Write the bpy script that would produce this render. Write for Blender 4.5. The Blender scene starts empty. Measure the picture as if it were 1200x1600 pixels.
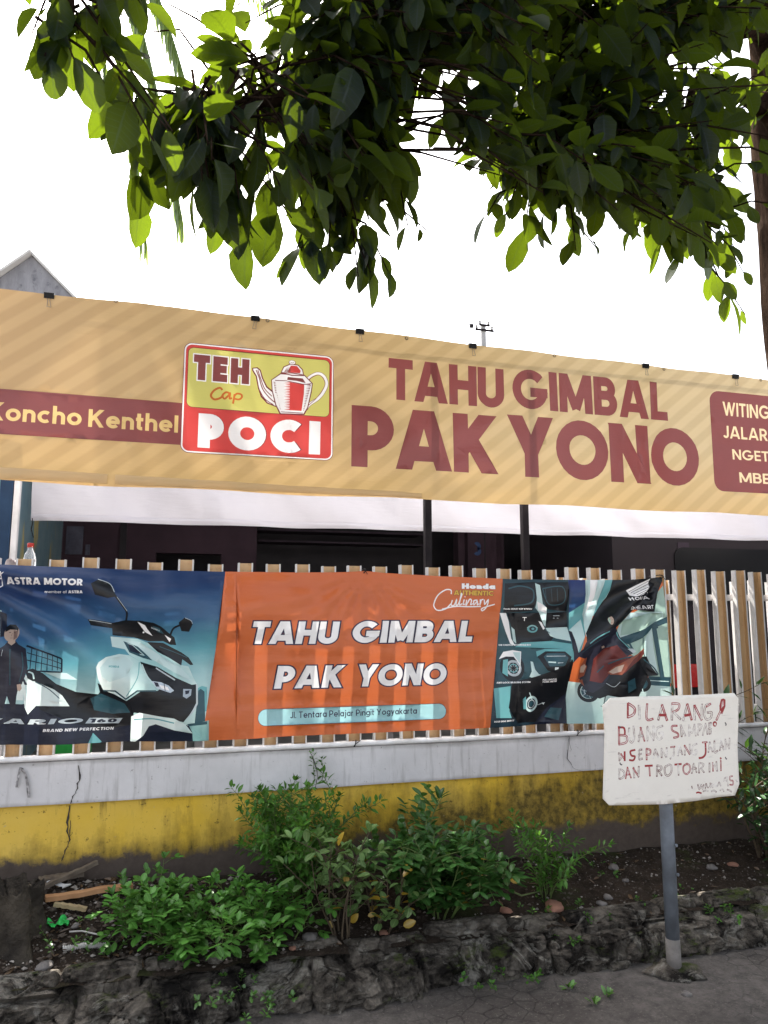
import bpy, bmesh, math, random
from mathutils import Vector, Matrix, noise
from mathutils.geometry import delaunay_2d_cdt
import numpy as np
R = math.radians
random.seed(7)
SC = bpy.context.scene
COL = SC.collection

# ---------------------------------------------------------------- camera
HEAD, PITCH, FPX = R(15.8), R(8.1), 1156.0
CAMP = Vector((0, 0, 1.5))
FWD = Vector((math.sin(HEAD)*math.cos(PITCH), math.cos(HEAD)*math.cos(PITCH), math.sin(PITCH)))
RGT = Vector((math.cos(HEAD), -math.sin(HEAD), 0))
UPV = RGT.cross(FWD)
cam = bpy.data.objects.new('camera', bpy.data.cameras.new('camera'))
COL.objects.link(cam)
cam.location = CAMP
cam.rotation_euler = (R(90) + PITCH, 0, -HEAD)
cam.data.sensor_fit = 'VERTICAL'
cam.data.sensor_height = 36
cam.data.sensor_width = 27
cam.data.lens = 36*FPX/1600
cam.data.clip_start = 0.05
cam.data.clip_end = 800
SC.camera = cam

# ---------------------------------------------------------------- light
SUN_EL, SUN_AZ = R(56), R(-10)          # azimuth from +Y towards +X
w = bpy.data.worlds.new('World'); SC.world = w; w.use_nodes = True
nt = w.node_tree
sky = nt.nodes.new('ShaderNodeTexSky'); sky.sky_type = 'NISHITA'; sky.sun_disc = False
sky.sun_elevation = SUN_EL; sky.sun_rotation = SUN_AZ
sky.air_density = 1.0; sky.dust_density = 6.0; sky.ozone_density = 0.6
bgn = nt.nodes['Background']; bgn.inputs[1].default_value = 0.11
hsv = nt.nodes.new('ShaderNodeHueSaturation'); hsv.inputs['Saturation'].default_value = 0.42     # thin white haze
nt.links.new(sky.outputs[0], hsv.inputs['Color']); nt.links.new(hsv.outputs[0], bgn.inputs[0])
sl = bpy.data.lights.new('sun', 'SUN'); sl.energy = 5.0; sl.angle = R(0.5); sl.color = (1, 0.95, 0.86)
so = bpy.data.objects.new('sun', sl); COL.objects.link(so)
sdir = Vector((math.sin(SUN_AZ)*math.cos(SUN_EL), math.cos(SUN_AZ)*math.cos(SUN_EL), math.sin(SUN_EL)))
so.rotation_euler = sdir.to_track_quat('Z', 'Y').to_euler()
so.location = (-3, 20, 30)
SC.view_settings.view_transform = 'Standard'
SC.view_settings.look = 'None'
SC.view_settings.exposure = 2.52
SC.view_settings.gamma = 1
SC.cycles.max_bounces = 8
SC.cycles.transparent_max_bounces = 8

# ---------------------------------------------------------------- helpers
def ray(px, py): return FWD + RGT*((px-600)/FPX) + UPV*((800-py)/FPX)
def at_y(px, py, Y):
    r = ray(px, py); return CAMP + r*(Y/r.y)
def at_z(px, py, Z):
    r = ray(px, py); return CAMP + r*((Z-CAMP.z)/r.z)
def at_d(px, py, d): return CAMP + ray(px, py)*d
def proj(p):
    d = Vector(p)-CAMP; z = d.dot(FWD)
    if z < 0.1: return (-9999, -9999)
    return (600+FPX*d.dot(RGT)/z, 800-FPX*d.dot(UPV)/z)
def srgb(r, g, b):
    f = lambda c: (c/255/12.92) if c/255 <= 0.04045 else ((c/255+0.055)/1.055)**2.4
    return (f(r), f(g), f(b))

class MB:
    """collects verts and faces and links them as one mesh object"""
    def __init__(s): s.v = []; s.f = []; s.m = []; s.uv = {}
    def add(s, vs, fs, m=0):
        o = len(s.v); s.v += [tuple(p) for p in vs]
        s.f += [tuple(i+o for i in f) for f in fs]; s.m += [m]*len(fs)
    def box(s, a, b, m=0, rot=None, org=None):
        x0, y0, z0 = a; x1, y1, z1 = b
        vs = [Vector(p) for p in ((x0,y0,z0),(x1,y0,z0),(x1,y1,z0),(x0,y1,z0),(x0,y0,z1),(x1,y0,z1),(x1,y1,z1),(x0,y1,z1))]
        if rot is not None: vs = [rot @ (p-org)+org for p in vs]
        s.add(vs, [(3,2,1,0),(4,5,6,7),(0,1,5,4),(1,2,6,5),(2,3,7,6),(3,0,4,7)], m)
    def tube(s, pts, r, n=8, m=0, caps=True):
        pts = [Vector(p) for p in pts]
        rs = r if isinstance(r, (list, tuple)) else [r]*len(pts)
        rings = []; prev = None
        for i, p in enumerate(pts):
            d = (pts[min(i+1, len(pts)-1)]-pts[max(i-1, 0)])
            d = d.normalized() if d.length > 1e-9 else Vector((0,0,1))
            if prev is None:
                a = d.cross(Vector((0,0,1)) if abs(d.z) < 0.9 else Vector((1,0,0))).normalized()
            else:
                a = (prev - d*prev.dot(d)); a = a.normalized() if a.length > 1e-6 else d.orthogonal().normalized()
            prev = a; b = d.cross(a)
            rings.append([p+(a*math.cos(2*math.pi*k/n)+b*math.sin(2*math.pi*k/n))*rs[i] for k in range(n)])
        vs = [q for ring in rings for q in ring]; fs = []
        for i in range(len(pts)-1):
            for k in range(n):
                fs.append((i*n+k, i*n+(k+1)%n, (i+1)*n+(k+1)%n, (i+1)*n+k))
        if caps:
            fs.append(tuple(range(n-1, -1, -1))); fs.append(tuple((len(pts)-1)*n+k for k in range(n)))
        s.add(vs, fs, m)
    def lathe(s, c, prof, n=16, m=0):
        c = Vector(c); vs = []; fs = []
        for r, z in prof:
            for k in range(n):
                vs.append(c+Vector((r*math.cos(2*math.pi*k/n), r*math.sin(2*math.pi*k/n), z)))
        for i in range(len(prof)-1):
            for k in range(n): fs.append((i*n+k, i*n+(k+1)%n, (i+1)*n+(k+1)%n, (i+1)*n+k))
        s.add(vs, fs, m)
    def build(s, name, mats, parent=None, smooth=False, origin=None):
        me = bpy.data.meshes.new(name)
        o0 = Vector(origin) if origin is not None else Vector((0,0,0))
        me.from_pydata([tuple(Vector(p)-o0) for p in s.v], [], s.f)
        if not isinstance(mats, (list, tuple)): mats = [mats]
        for m in mats: me.materials.append(m)
        me.polygons.foreach_set('material_index', s.m)
        if smooth: me.polygons.foreach_set('use_smooth', [True]*len(s.f))
        if s.uv:
            ul = me.uv_layers.new(name='UVMap'); li = np.empty(len(me.loops), dtype=np.int32); me.loops.foreach_get('vertex_index', li)
            tab = np.zeros((len(s.v), 2), dtype=np.float32); tab[list(s.uv.keys())] = list(s.uv.values()); ul.data.foreach_set('uv', tab[li].ravel())
        me.update()
        ob = bpy.data.objects.new(name, me); COL.objects.link(ob)
        if parent is not None:
            ob.parent = parent
            ob.location = o0-Vector(parent.location)
        else: ob.location = o0
        return ob

def tag(o, label=None, cat=None, group=None, kind=None):
    if label: o['label'] = label
    if cat: o['category'] = cat
    if group: o['group'] = group
    if kind: o['kind'] = kind
    return o
def thing(name, loc, label, cat, group=None):
    o = bpy.data.objects.new(name, None); COL.objects.link(o); o.location = loc
    o.empty_display_size = 0.1
    return tag(o, label, cat, group)

# ---------------------------------------------------------------- materials
def new_mat(name):
    m = bpy.data.materials.new(name); m.use_nodes = True
    t = m.node_tree; t.nodes.clear()
    out = t.nodes.new('ShaderNodeOutputMaterial')
    return m, t, out
def nd(t, kind, **kw):
    n = t.nodes.new(kind)
    for k, v in kw.items():
        if k == 'inp':
            for a, b in v.items():
                if hasattr(b, 'node'): t.links.new(b, n.inputs[a])
                else: n.inputs[a].default_value = b
        else: setattr(n, k, v)
    return n
def c4(c): return (c[0], c[1], c[2], 1)
def mix(t, fac, a, b, blend='MIX'):
    n = t.nodes.new('ShaderNodeMix'); n.data_type = 'RGBA'; n.blend_type = blend
    for idx, v in ((0, fac), (6, a), (7, b)):
        if hasattr(v, 'node'): t.links.new(v, n.inputs[idx])
        else: n.inputs[idx].default_value = v if idx == 0 else c4(v)
    return n.outputs[2]
def ramp(t, fac, stops):
    n = t.nodes.new('ShaderNodeValToRGB'); e = n.color_ramp.elements
    while len(e) < len(stops): e.new(0.5)
    for i, (p, c) in enumerate(stops):
        e[i].position = p; e[i].color = c4(c) if not isinstance(c, (int, float)) else (c, c, c, 1)
    t.links.new(fac, n.inputs[0]); return n.outputs[0]
def noise_n(t, scale, vec=None, detail=4, rough=0.55, dist=0):
    n = t.nodes.new('ShaderNodeTexNoise'); n.inputs['Scale'].default_value = scale
    n.inputs['Detail'].default_value = detail; n.inputs['Roughness'].default_value = rough; n.inputs['Distortion'].default_value = dist
    if vec is not None: t.links.new(vec, n.inputs['Vector'])
    return n.outputs['Fac']
def math_n(t, op, a, b=None, c=None):
    n = t.nodes.new('ShaderNodeMath'); n.operation = op
    for i, v in enumerate((a, b, c)):
        if v is None: continue
        if hasattr(v, 'node'): t.links.new(v, n.inputs[i])
        else: n.inputs[i].default_value = v
    return n.outputs[0]
def geo_pos(t): return t.nodes.new('ShaderNodeNewGeometry').outputs['Position']
def scalev(t, vec, s):
    n = t.nodes.new('ShaderNodeMapping'); n.inputs['Scale'].default_value = s; t.links.new(vec, n.inputs['Vector']); return n.outputs[0]
def bump(t, h, strength=0.3, dist=0.01):
    n = t.nodes.new('ShaderNodeBump'); n.inputs['Strength'].default_value = strength; n.inputs['Distance'].default_value = dist
    t.links.new(h, n.inputs['Height']); return n.outputs[0]
def std_mat(name, c, c2=None, scale=8, rough=0.7, bumps=0.2, bdist=0.004, metal=0, detail=5, spec=0.15):
    """two-tone noisy surface"""
    m, t, out = new_mat(name)
    p = geo_pos(t)
    n = noise_n(t, scale, p, detail)
    c2 = c2 or tuple(x*0.72 for x in c)
    col = mix(t, ramp(t, n, [(0.32, 0.0), (0.68, 1.0)]), c, c2)
    b = nd(t, 'ShaderNodeBsdfPrincipled', inp={'Base Color': col, 'Roughness': rough, 'Metallic': metal, 'Specular IOR Level': spec})
    if bumps:
        n2 = noise_n(t, scale*6, p, 4)
        t.links.new(bump(t, n2, bumps, bdist), b.inputs['Normal'])
    t.links.new(b.outputs[0], out.inputs[0]); return m
def cloth_mat(name, c, trans=0.3, rough=0.28, vary=0.08, colnode=None, gloss=0.03):
    """printed tarpaulin: diffuse + light passing through from behind + weak gloss"""
    m, t, out = new_mat(name); p = geo_pos(t)
    n = noise_n(t, 7, p, 3)
    base = colnode(t) if colnode else None
    if base is None:
        lo = tuple(x*(1-vary) for x in c); hi = tuple(min(0.9, x*(1+vary)) for x in c)
        base = mix(t, n, lo, hi)
    geo = t.nodes.new('ShaderNodeNewGeometry')      # print on the front only: the back of the tarpaulin is plain white
    base = mix(t, geo.outputs['Backfacing'], base, (0.62, 0.62, 0.64))
    nb = noise_n(t, 1, scalev(t, p, (10, 10, 55)), 3)
    bm_ = bump(t, nb, 0.25, 0.006)
    d = nd(t, 'ShaderNodeBsdfDiffuse', inp={'Color': base, 'Normal': bm_})
    tr = nd(t, 'ShaderNodeBsdfTranslucent', inp={'Color': base})
    g = nd(t, 'ShaderNodeBsdfGlossy', inp={'Roughness': rough, 'Normal': bm_})
    a = nd(t, 'ShaderNodeMixShader', inp={0: trans, 1: d.outputs[0], 2: tr.outputs[0]})
    b = nd(t, 'ShaderNodeMixShader', inp={0: gloss, 1: a.outputs[0], 2: g.outputs[0]})
    t.links.new(b.outputs[0], out.inputs[0]); return m
def leaf_mat(name, c_top, c_trans, trans=0.45, vary=0.5, gloss=0.03, rough=0.35):
    m, t, out = new_mat(name)
    g = t.nodes.new('ShaderNodeNewGeometry')
    rnd = g.outputs['Random Per Island']
    n = noise_n(t, 30, g.outputs['Position'], 3)
    ca = mix(t, rnd, tuple(x*(1-vary) for x in c_top), tuple(x*(1+vary*0.8) for x in c_top))
    ca = mix(t, math_n(t, 'MULTIPLY', n, 0.45), ca, tuple(x*0.55 for x in c_top))
    uv = t.nodes.new('ShaderNodeUVMap'); su = t.nodes.new('ShaderNodeSeparateXYZ'); t.links.new(uv.outputs[0], su.inputs[0])
    au = math_n(t, 'ABSOLUTE', su.outputs['X'])
    rib = ramp(t, au, [(0.03, 1.0), (0.10, 0.0)])
    fr_ = math_n(t, 'FRACT', math_n(t, 'SUBTRACT', math_n(t, 'MULTIPLY', su.outputs['Y'], 9.0), math_n(t, 'MULTIPLY', au, 1.6)))
    vein = math_n(t, 'MAXIMUM', rib, math_n(t, 'MULTIPLY', ramp(t, math_n(t, 'ABSOLUTE', math_n(t, 'SUBTRACT', fr_, .5)), [(0.03, 1.0), (0.12, 0.0)]), 0.55))
    ca = mix(t, math_n(t, 'MULTIPLY', vein, .55), ca, tuple(min(.5, x*2.6+.02) for x in c_top))
    blot = ramp(t, noise_n(t, 14, g.outputs['Position'], 4, .7), [(0.66, 0.0), (0.72, 1.0)])
    ca = mix(t, math_n(t, 'MULTIPLY', blot, math_n(t, 'MULTIPLY', rnd, .6)), ca, (0.09, 0.06, 0.02))
    ct = mix(t, rnd, tuple(x*0.75 for x in c_trans), c_trans)
    ct = mix(t, math_n(t, 'MULTIPLY', vein, .4), ct, tuple(x*.4 for x in c_trans))
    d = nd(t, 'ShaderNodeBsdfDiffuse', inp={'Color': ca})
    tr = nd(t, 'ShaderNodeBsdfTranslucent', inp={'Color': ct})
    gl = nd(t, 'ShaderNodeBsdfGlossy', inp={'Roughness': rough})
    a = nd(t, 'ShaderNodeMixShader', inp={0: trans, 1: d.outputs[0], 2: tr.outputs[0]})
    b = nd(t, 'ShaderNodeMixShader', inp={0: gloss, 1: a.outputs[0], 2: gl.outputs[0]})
    t.links.new(b.outputs[0], out.inputs[0]); return m

# ---------------------------------------------------------------- stroke lettering
def arc(cx, cy, rx, ry, a0, a1, n=12):
    n = max(4, int(n*abs(a1-a0)/180)+2)
    return [(cx+rx*math.cos(R(a0+(a1-a0)*i/n)), cy+ry*math.sin(R(a0+(a1-a0)*i/n))) for i in range(n+1)]
def ring(cx, cy, rx, ry, n=26): return ('c', [(cx+rx*math.cos(2*math.pi*i/n), cy+ry*math.sin(2*math.pi*i/n)) for i in range(n)])
def glyph(ch, h):
    t, b, m = 1-h, h, 0.5; X = 0.7; xt = X-h
    def pbowl(W, y0, y1): r = (y1-y0)/2; x = max(h, W-h-r); return [(h, y0), (x, y0)]+arc(x, y0+r, W-h-x, r, -90, 90)[1:-1]+[(x, y1), (h, y1)]
    def arch(x0, x1, yt):
        r = (x1-x0)/2; return arc((x0+x1)/2, yt-r, r, r, 180, 0)+[(x1, 0)]
    G = {
    'A': (.92, [[(h*1.12,0),(.46-.35*h,1)], [(.92-h*1.12,0),(.46+.35*h,1)], [(.2,.27),(.72,.27)]]),
    'B': (.70, [[(h,0),(h,1)], pbowl(.70,b,.53), pbowl(.66,.53,t)]),
    'C': (.93, [arc(.5,.5,.5-h,.5-h,48,312,16)]),
    'D': (.80, [[(h,0),(h,1)], [(h,b),(.32,b)]+arc(.32,.5,.48-h,.5-h,-90,90)[1:-1]+[(.32,t),(h,t)]]),
    'E': (.58, [[(h,0),(h,1)], [(h,t),(.58,t)], [(h,m),(.55,m)], [(h,b),(.58,b)]]),
    'F': (.55, [[(h,0),(h,1)], [(h,t),(.55,t)], [(h,m),(.52,m)]]),
    'G': (1.0, [arc(.5,.5,.5-h,.5-h,42,356,16), [(.5,.5-h*.6),(1-h*.1,.5-h*.6)]]),
    'H': (.76, [[(h,0),(h,1)], [(.76-h,0),(.76-h,1)], [(h,m),(.76-h,m)]]),
    'I': (2*h, [[(h,0),(h,1)]]),
    'J': (.5, [[(.5-h,1),(.5-h,.26)]+arc(.25,.26,.25-h,.26-h,0,-165)[1:]]),
    'K': (.76, [[(h,0),(h,1)], [(h,.36),(.74-h*1.2,1)], [(.30,.55),(.76-h*1.2,0)]]),
    'L': (.54, [[(h,1),(h,0)], [(h,b),(.54,b)]]),
    'M': (.98, [[(h,0),(h*1.15,1)], [(.98-h,0),(.98-h*1.15,1)], [(h*1.2,1),(.49,.1)], [(.98-h*1.2,1),(.49,.1)]]),
    'N': (.78, [[(h,0),(h,1)], [(.78-h,0),(.78-h,1)], [(h,1),(.78-h,0)]]),
    'O': (1.0, [ring(.5,.5,.5-h,.5-h)]),
    'P': (.66, [[(h,0),(h,1)], pbowl(.66,.40,t)]),
    'R': (.70, [[(h,0),(h,1)], pbowl(.66,.44,t), [(.34,.46),(.70-h*1.1,0)]]),
    'S': (.60, [arc(.3,b+(t-b)*.75,.3-h,(t-b)/4,25,270)+arc(.3,b+(t-b)*.25,.3-h,(t-b)/4,90,-155)[1:]]),
    'T': (.64, [[(0,t),(.64,t)], [(.32,0),(.32,t)]]),
    'U': (.74, [[(h,1),(h,.34)]+arc(.37,.34,.37-h,.34-h,180,360)[1:]+[(.74-h,1)]]),
    'V': (.82, [[(h,1),(.41,0)], [(.82-h,1),(.41,0)]]),
    'W': (1.2, [[(h,1),(.36,0)], [(.6,1),(.36,0)], [(.6,1),(.84,0)], [(1.2-h,1),(.84,0)]]),
    'X': (.76, [[(h,0),(.76-h,1)], [(h,1),(.76-h,0)]]),
    'Y': (.84, [[(h*1.1,1),(.42,.40)], [(.84-h*1.1,1),(.42,.40)], [(.42,0),(.42,.46)]]),
    'Z': (.62, [[(0,t),(.62,t)], [(0,b),(.62,b)], [(h,b),(.62-h,t)]]),
    '0': (.62, [ring(.31,.5,.31-h,.5-h)]),
    '1': (.36, [[(.36-h,0),(.36-h,1)], [(0,.74),(.36-h,1-h*.7)]]),
    '3': (.58, [arc(.27,b+(t-b)*.76,.27-h+.02,(t-b)*.24,140,-90)+[], arc(.28,b+(t-b)*.26,.30-h,(t-b)*.26,90,-150)]),
    '4': (.62, [[(.45,0),(.45,1)], [(.45,1),(0.02,.27)], [(0,.25),(.62,.25)]]),
    '5': (.58, [[(.52,t),(.1,t),(.08,.55)]+arc(.28,.33,.28-h+.02,.33-h,120,-150)]),
    '6': (.60, [ring(.3,.32,.3-h,.32-h), arc(.5,.34,.5-h,.66-h,180,115)]),
    'a': (.66, [ring(.33,X/2,.33-h,X/2-h,20), [(.66-h,0),(.66-h,X)]]),
    'b': (.66, [ring(.33,X/2,.33-h,X/2-h,20), [(h,0),(h,1)]]),
    'c': (.62, [arc(.35,X/2,.35-h,X/2-h,50,310)]),
    'd': (.66, [ring(.33,X/2,.33-h,X/2-h,20), [(.66-h,0),(.66-h,1)]]),
    'e': (.68, [arc(.34,X/2,.34-h,X/2-h,0,318), [(h,X/2),(.68-h*.2,X/2)]]),
    'f': (.38, [[(.15,0),(.15,.8)]+arc(.15+.15,.8,.15,.2-h,180,70)[1:], [(0,X-h),(.36,X-h)]]),
    'g': (.66, [ring(.33,X/2,.33-h,X/2-h,20), [(.66-h,X),(.66-h,-.05)]+arc(.33,-.05,.33-h,.24-h,0,-150)[1:]]),
    'h': (.60, [[(h,0),(h,1)], arch(h,.60-h,xt)]),
    'i': (2*h, [[(h,0),(h,X)], [(h,.84),(h,1)]]),
    'j': (2*h+.12, [[(h+.1,X),(h+.1,-.08)]+arc(-.02,-.08,h+.12-h*.2,.16,0,-80)[1:], [(h+.1,.84),(h+.1,1)]]),
    'k': (.60, [[(h,0),(h,1)], [(h,.26),(.56-h,X)], [(.24,.40),(.60-h,0)]]),
    'l': (2*h, [[(h,0),(h,1)]]),
    'm': (.98, [[(h,0),(h,X)], arch(h,.49,xt), arch(.49,.98-h,xt)]),
    'n': (.60, [[(h,0),(h,X)], arch(h,.60-h,xt)]),
    'o': (.70, [ring(.35,X/2,.35-h,X/2-h,20)]),
    'p': (.66, [ring(.33,X/2,.33-h,X/2-h,20), [(h,-.28),(h,X)]]),
    'r': (.40, [[(h,0),(h,X)], arc(h+.2,xt-.2,.2,.2,180,75)]),
    's': (.46, [arc(.23,h+(X-2*h)*.75,.23-h,(X-2*h)/4,25,270)+arc(.23,h+(X-2*h)*.25,.23-h,(X-2*h)/4,90,-155)[1:]]),
    't': (.38, [[(.15,.94),(.15,.16)]+arc(.15+.14,.16,.14,.16-h,180,285)[1:], [(0,X-h),(.36,X-h)]]),
    'u': (.60, [[(h,X),(h,.3)]+arc(.3,.3,.3-h,.3-h,180,360)[1:], [(.6-h,0),(.6-h,X)]]),
    'y': (.60, [[(h*1.1,X),(.31,0)], [(.60-h*1.1,X),(.17,-.28)]]),
    '.': (2*h, [[(h,0),(h,2*h)]]),
    '!': (2*h, [[(h,.3),(h,1)], [(h,0),(h,2*h)]]),
    ' ': (.34, []),
    }
    return G.get(ch, (.5, []))
def stroke_loops(pts, h, closed=False, ext=0.0):
    """outline polygons of a stroke: one loop if open, outer and inner loops if closed"""
    P = [Vector(p) for p in pts]
    if not closed:
        q = [P[0]]
        for p in P[1:]:
            if (p-q[-1]).length > 1e-5: q.append(p)
        P = q
        if len(P) < 2: return []
        if ext:
            P[0] = P[0]+(P[0]-P[1]).normalized()*ext; P[-1] = P[-1]+(P[-1]-P[-2]).normalized()*ext
    n = len(P); L = []; Rr = []
    for i in range(n):
        if closed: a, b_ = P[i-1], P[(i+1) % n]
        else: a, b_ = P[max(0, i-1)], P[min(n-1, i+1)]
        d1 = (P[i]-a); d2 = (b_-P[i])
        if d1.length < 1e-9: d1 = d2
        if d2.length < 1e-9: d2 = d1
        d1.normalize(); d2.normalize()
        n1 = Vector((-d1.y, d1.x)); n2 = Vector((-d2.y, d2.x)); nn = n1+n2
        if nn.length < 1e-6: nn = n1
        nn.normalize(); k = min(2.0, 1/max(0.3, nn.dot(n1)))
        L.append(P[i]+nn*h*k); Rr.append(P[i]-nn*h*k)
    if closed: return [[tuple(p) for p in L], [tuple(p) for p in reversed(Rr)]]
    return [[tuple(p) for p in L]+[tuple(p) for p in reversed(Rr)]]
def clip_y(poly, lo, hi):
    for s, lim in ((1, lo), (-1, hi)):
        out = []
        for i in range(len(poly)):
            a, b_ = poly[i-1], poly[i]
            ia, ib = s*a[1] >= s*lim-1e-9, s*b_[1] >= s*lim-1e-9
            if ia != ib:
                k = (lim-a[1])/(b_[1]-a[1]); out.append((a[0]+(b_[0]-a[0])*k, lim))
            if ib: out.append(b_)
        poly = out
        if len(poly) < 3: return []
    return poly
def text_groups(s, x0, z0, cap, weight=0.2, slant=0.0, x1=None, gap=0.1, ol=0.0, sx=1.0, rise=0.0):
    """list of loop groups (one per stroke) in banner coordinates"""
    h = weight/2; groups = []; cur = 0.0
    for ch in s:
        W, st = glyph(ch, h)
        for k in st:
            cl = isinstance(k, tuple)
            pts = k[1] if cl else k
            diag = (not cl) and len(pts) == 2 and abs(pts[0][0]-pts[1][0]) > 1e-6 and abs(pts[0][1]-pts[1][1]) > 1e-6
            lo, hi = (min(p[1] for p in pts), max(p[1] for p in pts))
            if diag:
                q0, q1 = Vector(pts[0]), Vector(pts[1]); dv = (q1-q0).normalized(); tch = lambda y: y < .002 or abs(y-1) < .002 or abs(y-.7) < .002 or y < -.2
                pts = [tuple(q0-dv*(weight*.8 if tch(q0.y) else 0)), tuple(q1+dv*(weight*.8 if tch(q1.y) else 0))]
            loops = stroke_loops(pts, h+ol, cl, ol)
            if diag: loops = [clip_y(q, (0 if lo > -0.01 else lo)-ol, (1 if hi > 0.75 else 0.7)+ol) for q in loops]
            groups.append([[(p[0]+cur, p[1]) for p in q] for q in loops if len(q) > 2])
        cur += W+(gap if ch != ' ' else 0)
    tot = cur-gap
    k = (x1-x0)/(tot*cap) if x1 is not None else sx
    return [[[(x0+(p[0]*k+p[1]*slant)*cap, z0+p[1]*cap+rise*p[0]*k*cap) for p in q] for q in g] for g in groups]

# ---------------------------------------------------------------- printed sheets
def in_loops(px, pz, loops):
    """non-zero winding test, vectorised"""
    wn = np.zeros(len(px), dtype=int)
    for lp in loops:
        a = np.array(lp); b = np.roll(a, -1, axis=0)
        for (xa, za), (xb, zb) in zip(a, b):
            if za == zb: continue
            cr = (xb-xa)*(pz-za)-(px-xa)*(zb-za)
            wn += ((za <= pz) & (zb > pz) & (cr > 0)).astype(int)
            wn -= ((za > pz) & (zb <= pz) & (cr < 0)).astype(int)
    return wn != 0
def printed_sheet(name, outline, layers, mats, yfun, step, parent, thick_mat=None):
    """triangulate a cloth with its printed shapes; every face takes the ink of the top layer over it.
    layers: list of (ink, [groups of loops]); outline: loop in (x, z)"""
    V = []; E = []
    def addloop(lp):
        o = len(V); n = len(lp)
        for p in lp: V.append(Vector((p[0], p[1])))
        E.extend((o+i, o+(i+1) % n) for i in range(n))
    fine = []
    for i in range(len(outline)):
        a, b_ = Vector(outline[i]), Vector(outline[(i+1) % len(outline)]); k = max(1, int((b_-a).length/step))
        fine += [tuple(a.lerp(b_, j/k)) for j in range(k)]
    addloop(fine)
    for ink, groups in layers:
        for g in groups:
            for lp in g: addloop(lp)
    xs = [p[0] for p in outline]; zs = [p[1] for p in outline]
    gx = np.arange(min(xs), max(xs), step); gz = np.arange(min(zs), max(zs), step)
    rng = random.Random(3)
    P = np.array([(x+rng.uniform(-.25, .25)*step, z+rng.uniform(-.25, .25)*step) for x in gx for z in gz])
    keep = in_loops(P[:, 0], P[:, 1], [outline])
    for x, z in P[keep]: V.append(Vector((x, z)))
    vo, eo, fo, *_ = delaunay_2d_cdt(V, E, [], 0, 1e-6)
    vx = np.array([p.x for p in vo]); vz = np.array([p.y for p in vo])
    F = np.array([tuple(f) for f in fo if len(f) == 3])
    cx = vx[F].mean(axis=1); cz = vz[F].mean(axis=1)
    inside = in_loops(cx, cz, [outline])
    F = F[inside]; cx = cx[inside]; cz = cz[inside]
    ink_id = np.zeros(len(F), dtype=int); names = list(mats.keys())
    for ink, groups in layers:
        for g in groups:
            if not g: continue
            a = np.concatenate([np.array(l) for l in g])
            sel = np.where((cx >= a[:, 0].min()) & (cx <= a[:, 0].max()) & (cz >= a[:, 1].min()) & (cz <= a[:, 1].max()))[0]
            if len(sel) == 0: continue
            hit = in_loops(cx[sel], cz[sel], g)
            ink_id[sel[hit]] = names.index(ink)
    mb = MB()
    area = (vx[F[:, 1]]-vx[F[:, 0]])*(vz[F[:, 2]]-vz[F[:, 0]])-(vx[F[:, 2]]-vx[F[:, 0]])*(vz[F[:, 1]]-vz[F[:, 0]])
    F[area < 0] = F[area < 0][:, ::-1]
    mb.v = [(x, yfun(x, z), z) for x, z in zip(vx, vz)]
    mb.f = [tuple(int(i) for i in f) for f in F]
    mb.m = [int(i) for i in ink_id]
    ob = mb.build(name, [mats[k] for k in names], parent, smooth=True)
    bm = bmesh.new(); bm.from_mesh(ob.data)
    bmesh.ops.delete(bm, geom=[v for v in bm.verts if not v.link_faces], context='VERTS')
    bm.to_mesh(ob.data); bm.free()
    return ob
def rrect(x0, z0, x1, z1, r, n=6):
    p = []
    for cx, cz, a in ((x1-r, z1-r, 0), (x0+r, z1-r, 90), (x0+r, z0+r, 180), (x1-r, z0+r, 270)):
        p += [(cx+r*math.cos(R(a+90*i/n)), cz+r*math.sin(R(a+90*i/n))) for i in range(n+1)]
    return p
def ell(cx, cz, rx, rz, n=22): return [(cx+rx*math.cos(2*math.pi*i/n), cz+rz*math.sin(2*math.pi*i/n)) for i in range(n)]
def smooth_line(pts, n=5):
    """Catmull-Rom through points"""
    out = []; P = [Vector(p) for p in pts]
    for i in range(len(P)-1):
        p0, p1, p2, p3 = P[max(0, i-1)], P[i], P[i+1], P[min(len(P)-1, i+2)]
        for j in range(n):
            s = j/n
            out.append(tuple(0.5*((2*p1)+(p2-p0)*s+(2*p0-5*p1+4*p2-p3)*s*s+(3*p1-p0-3*p2+p3)*s**3)))
    out.append(tuple(P[-1])); return out

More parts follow.
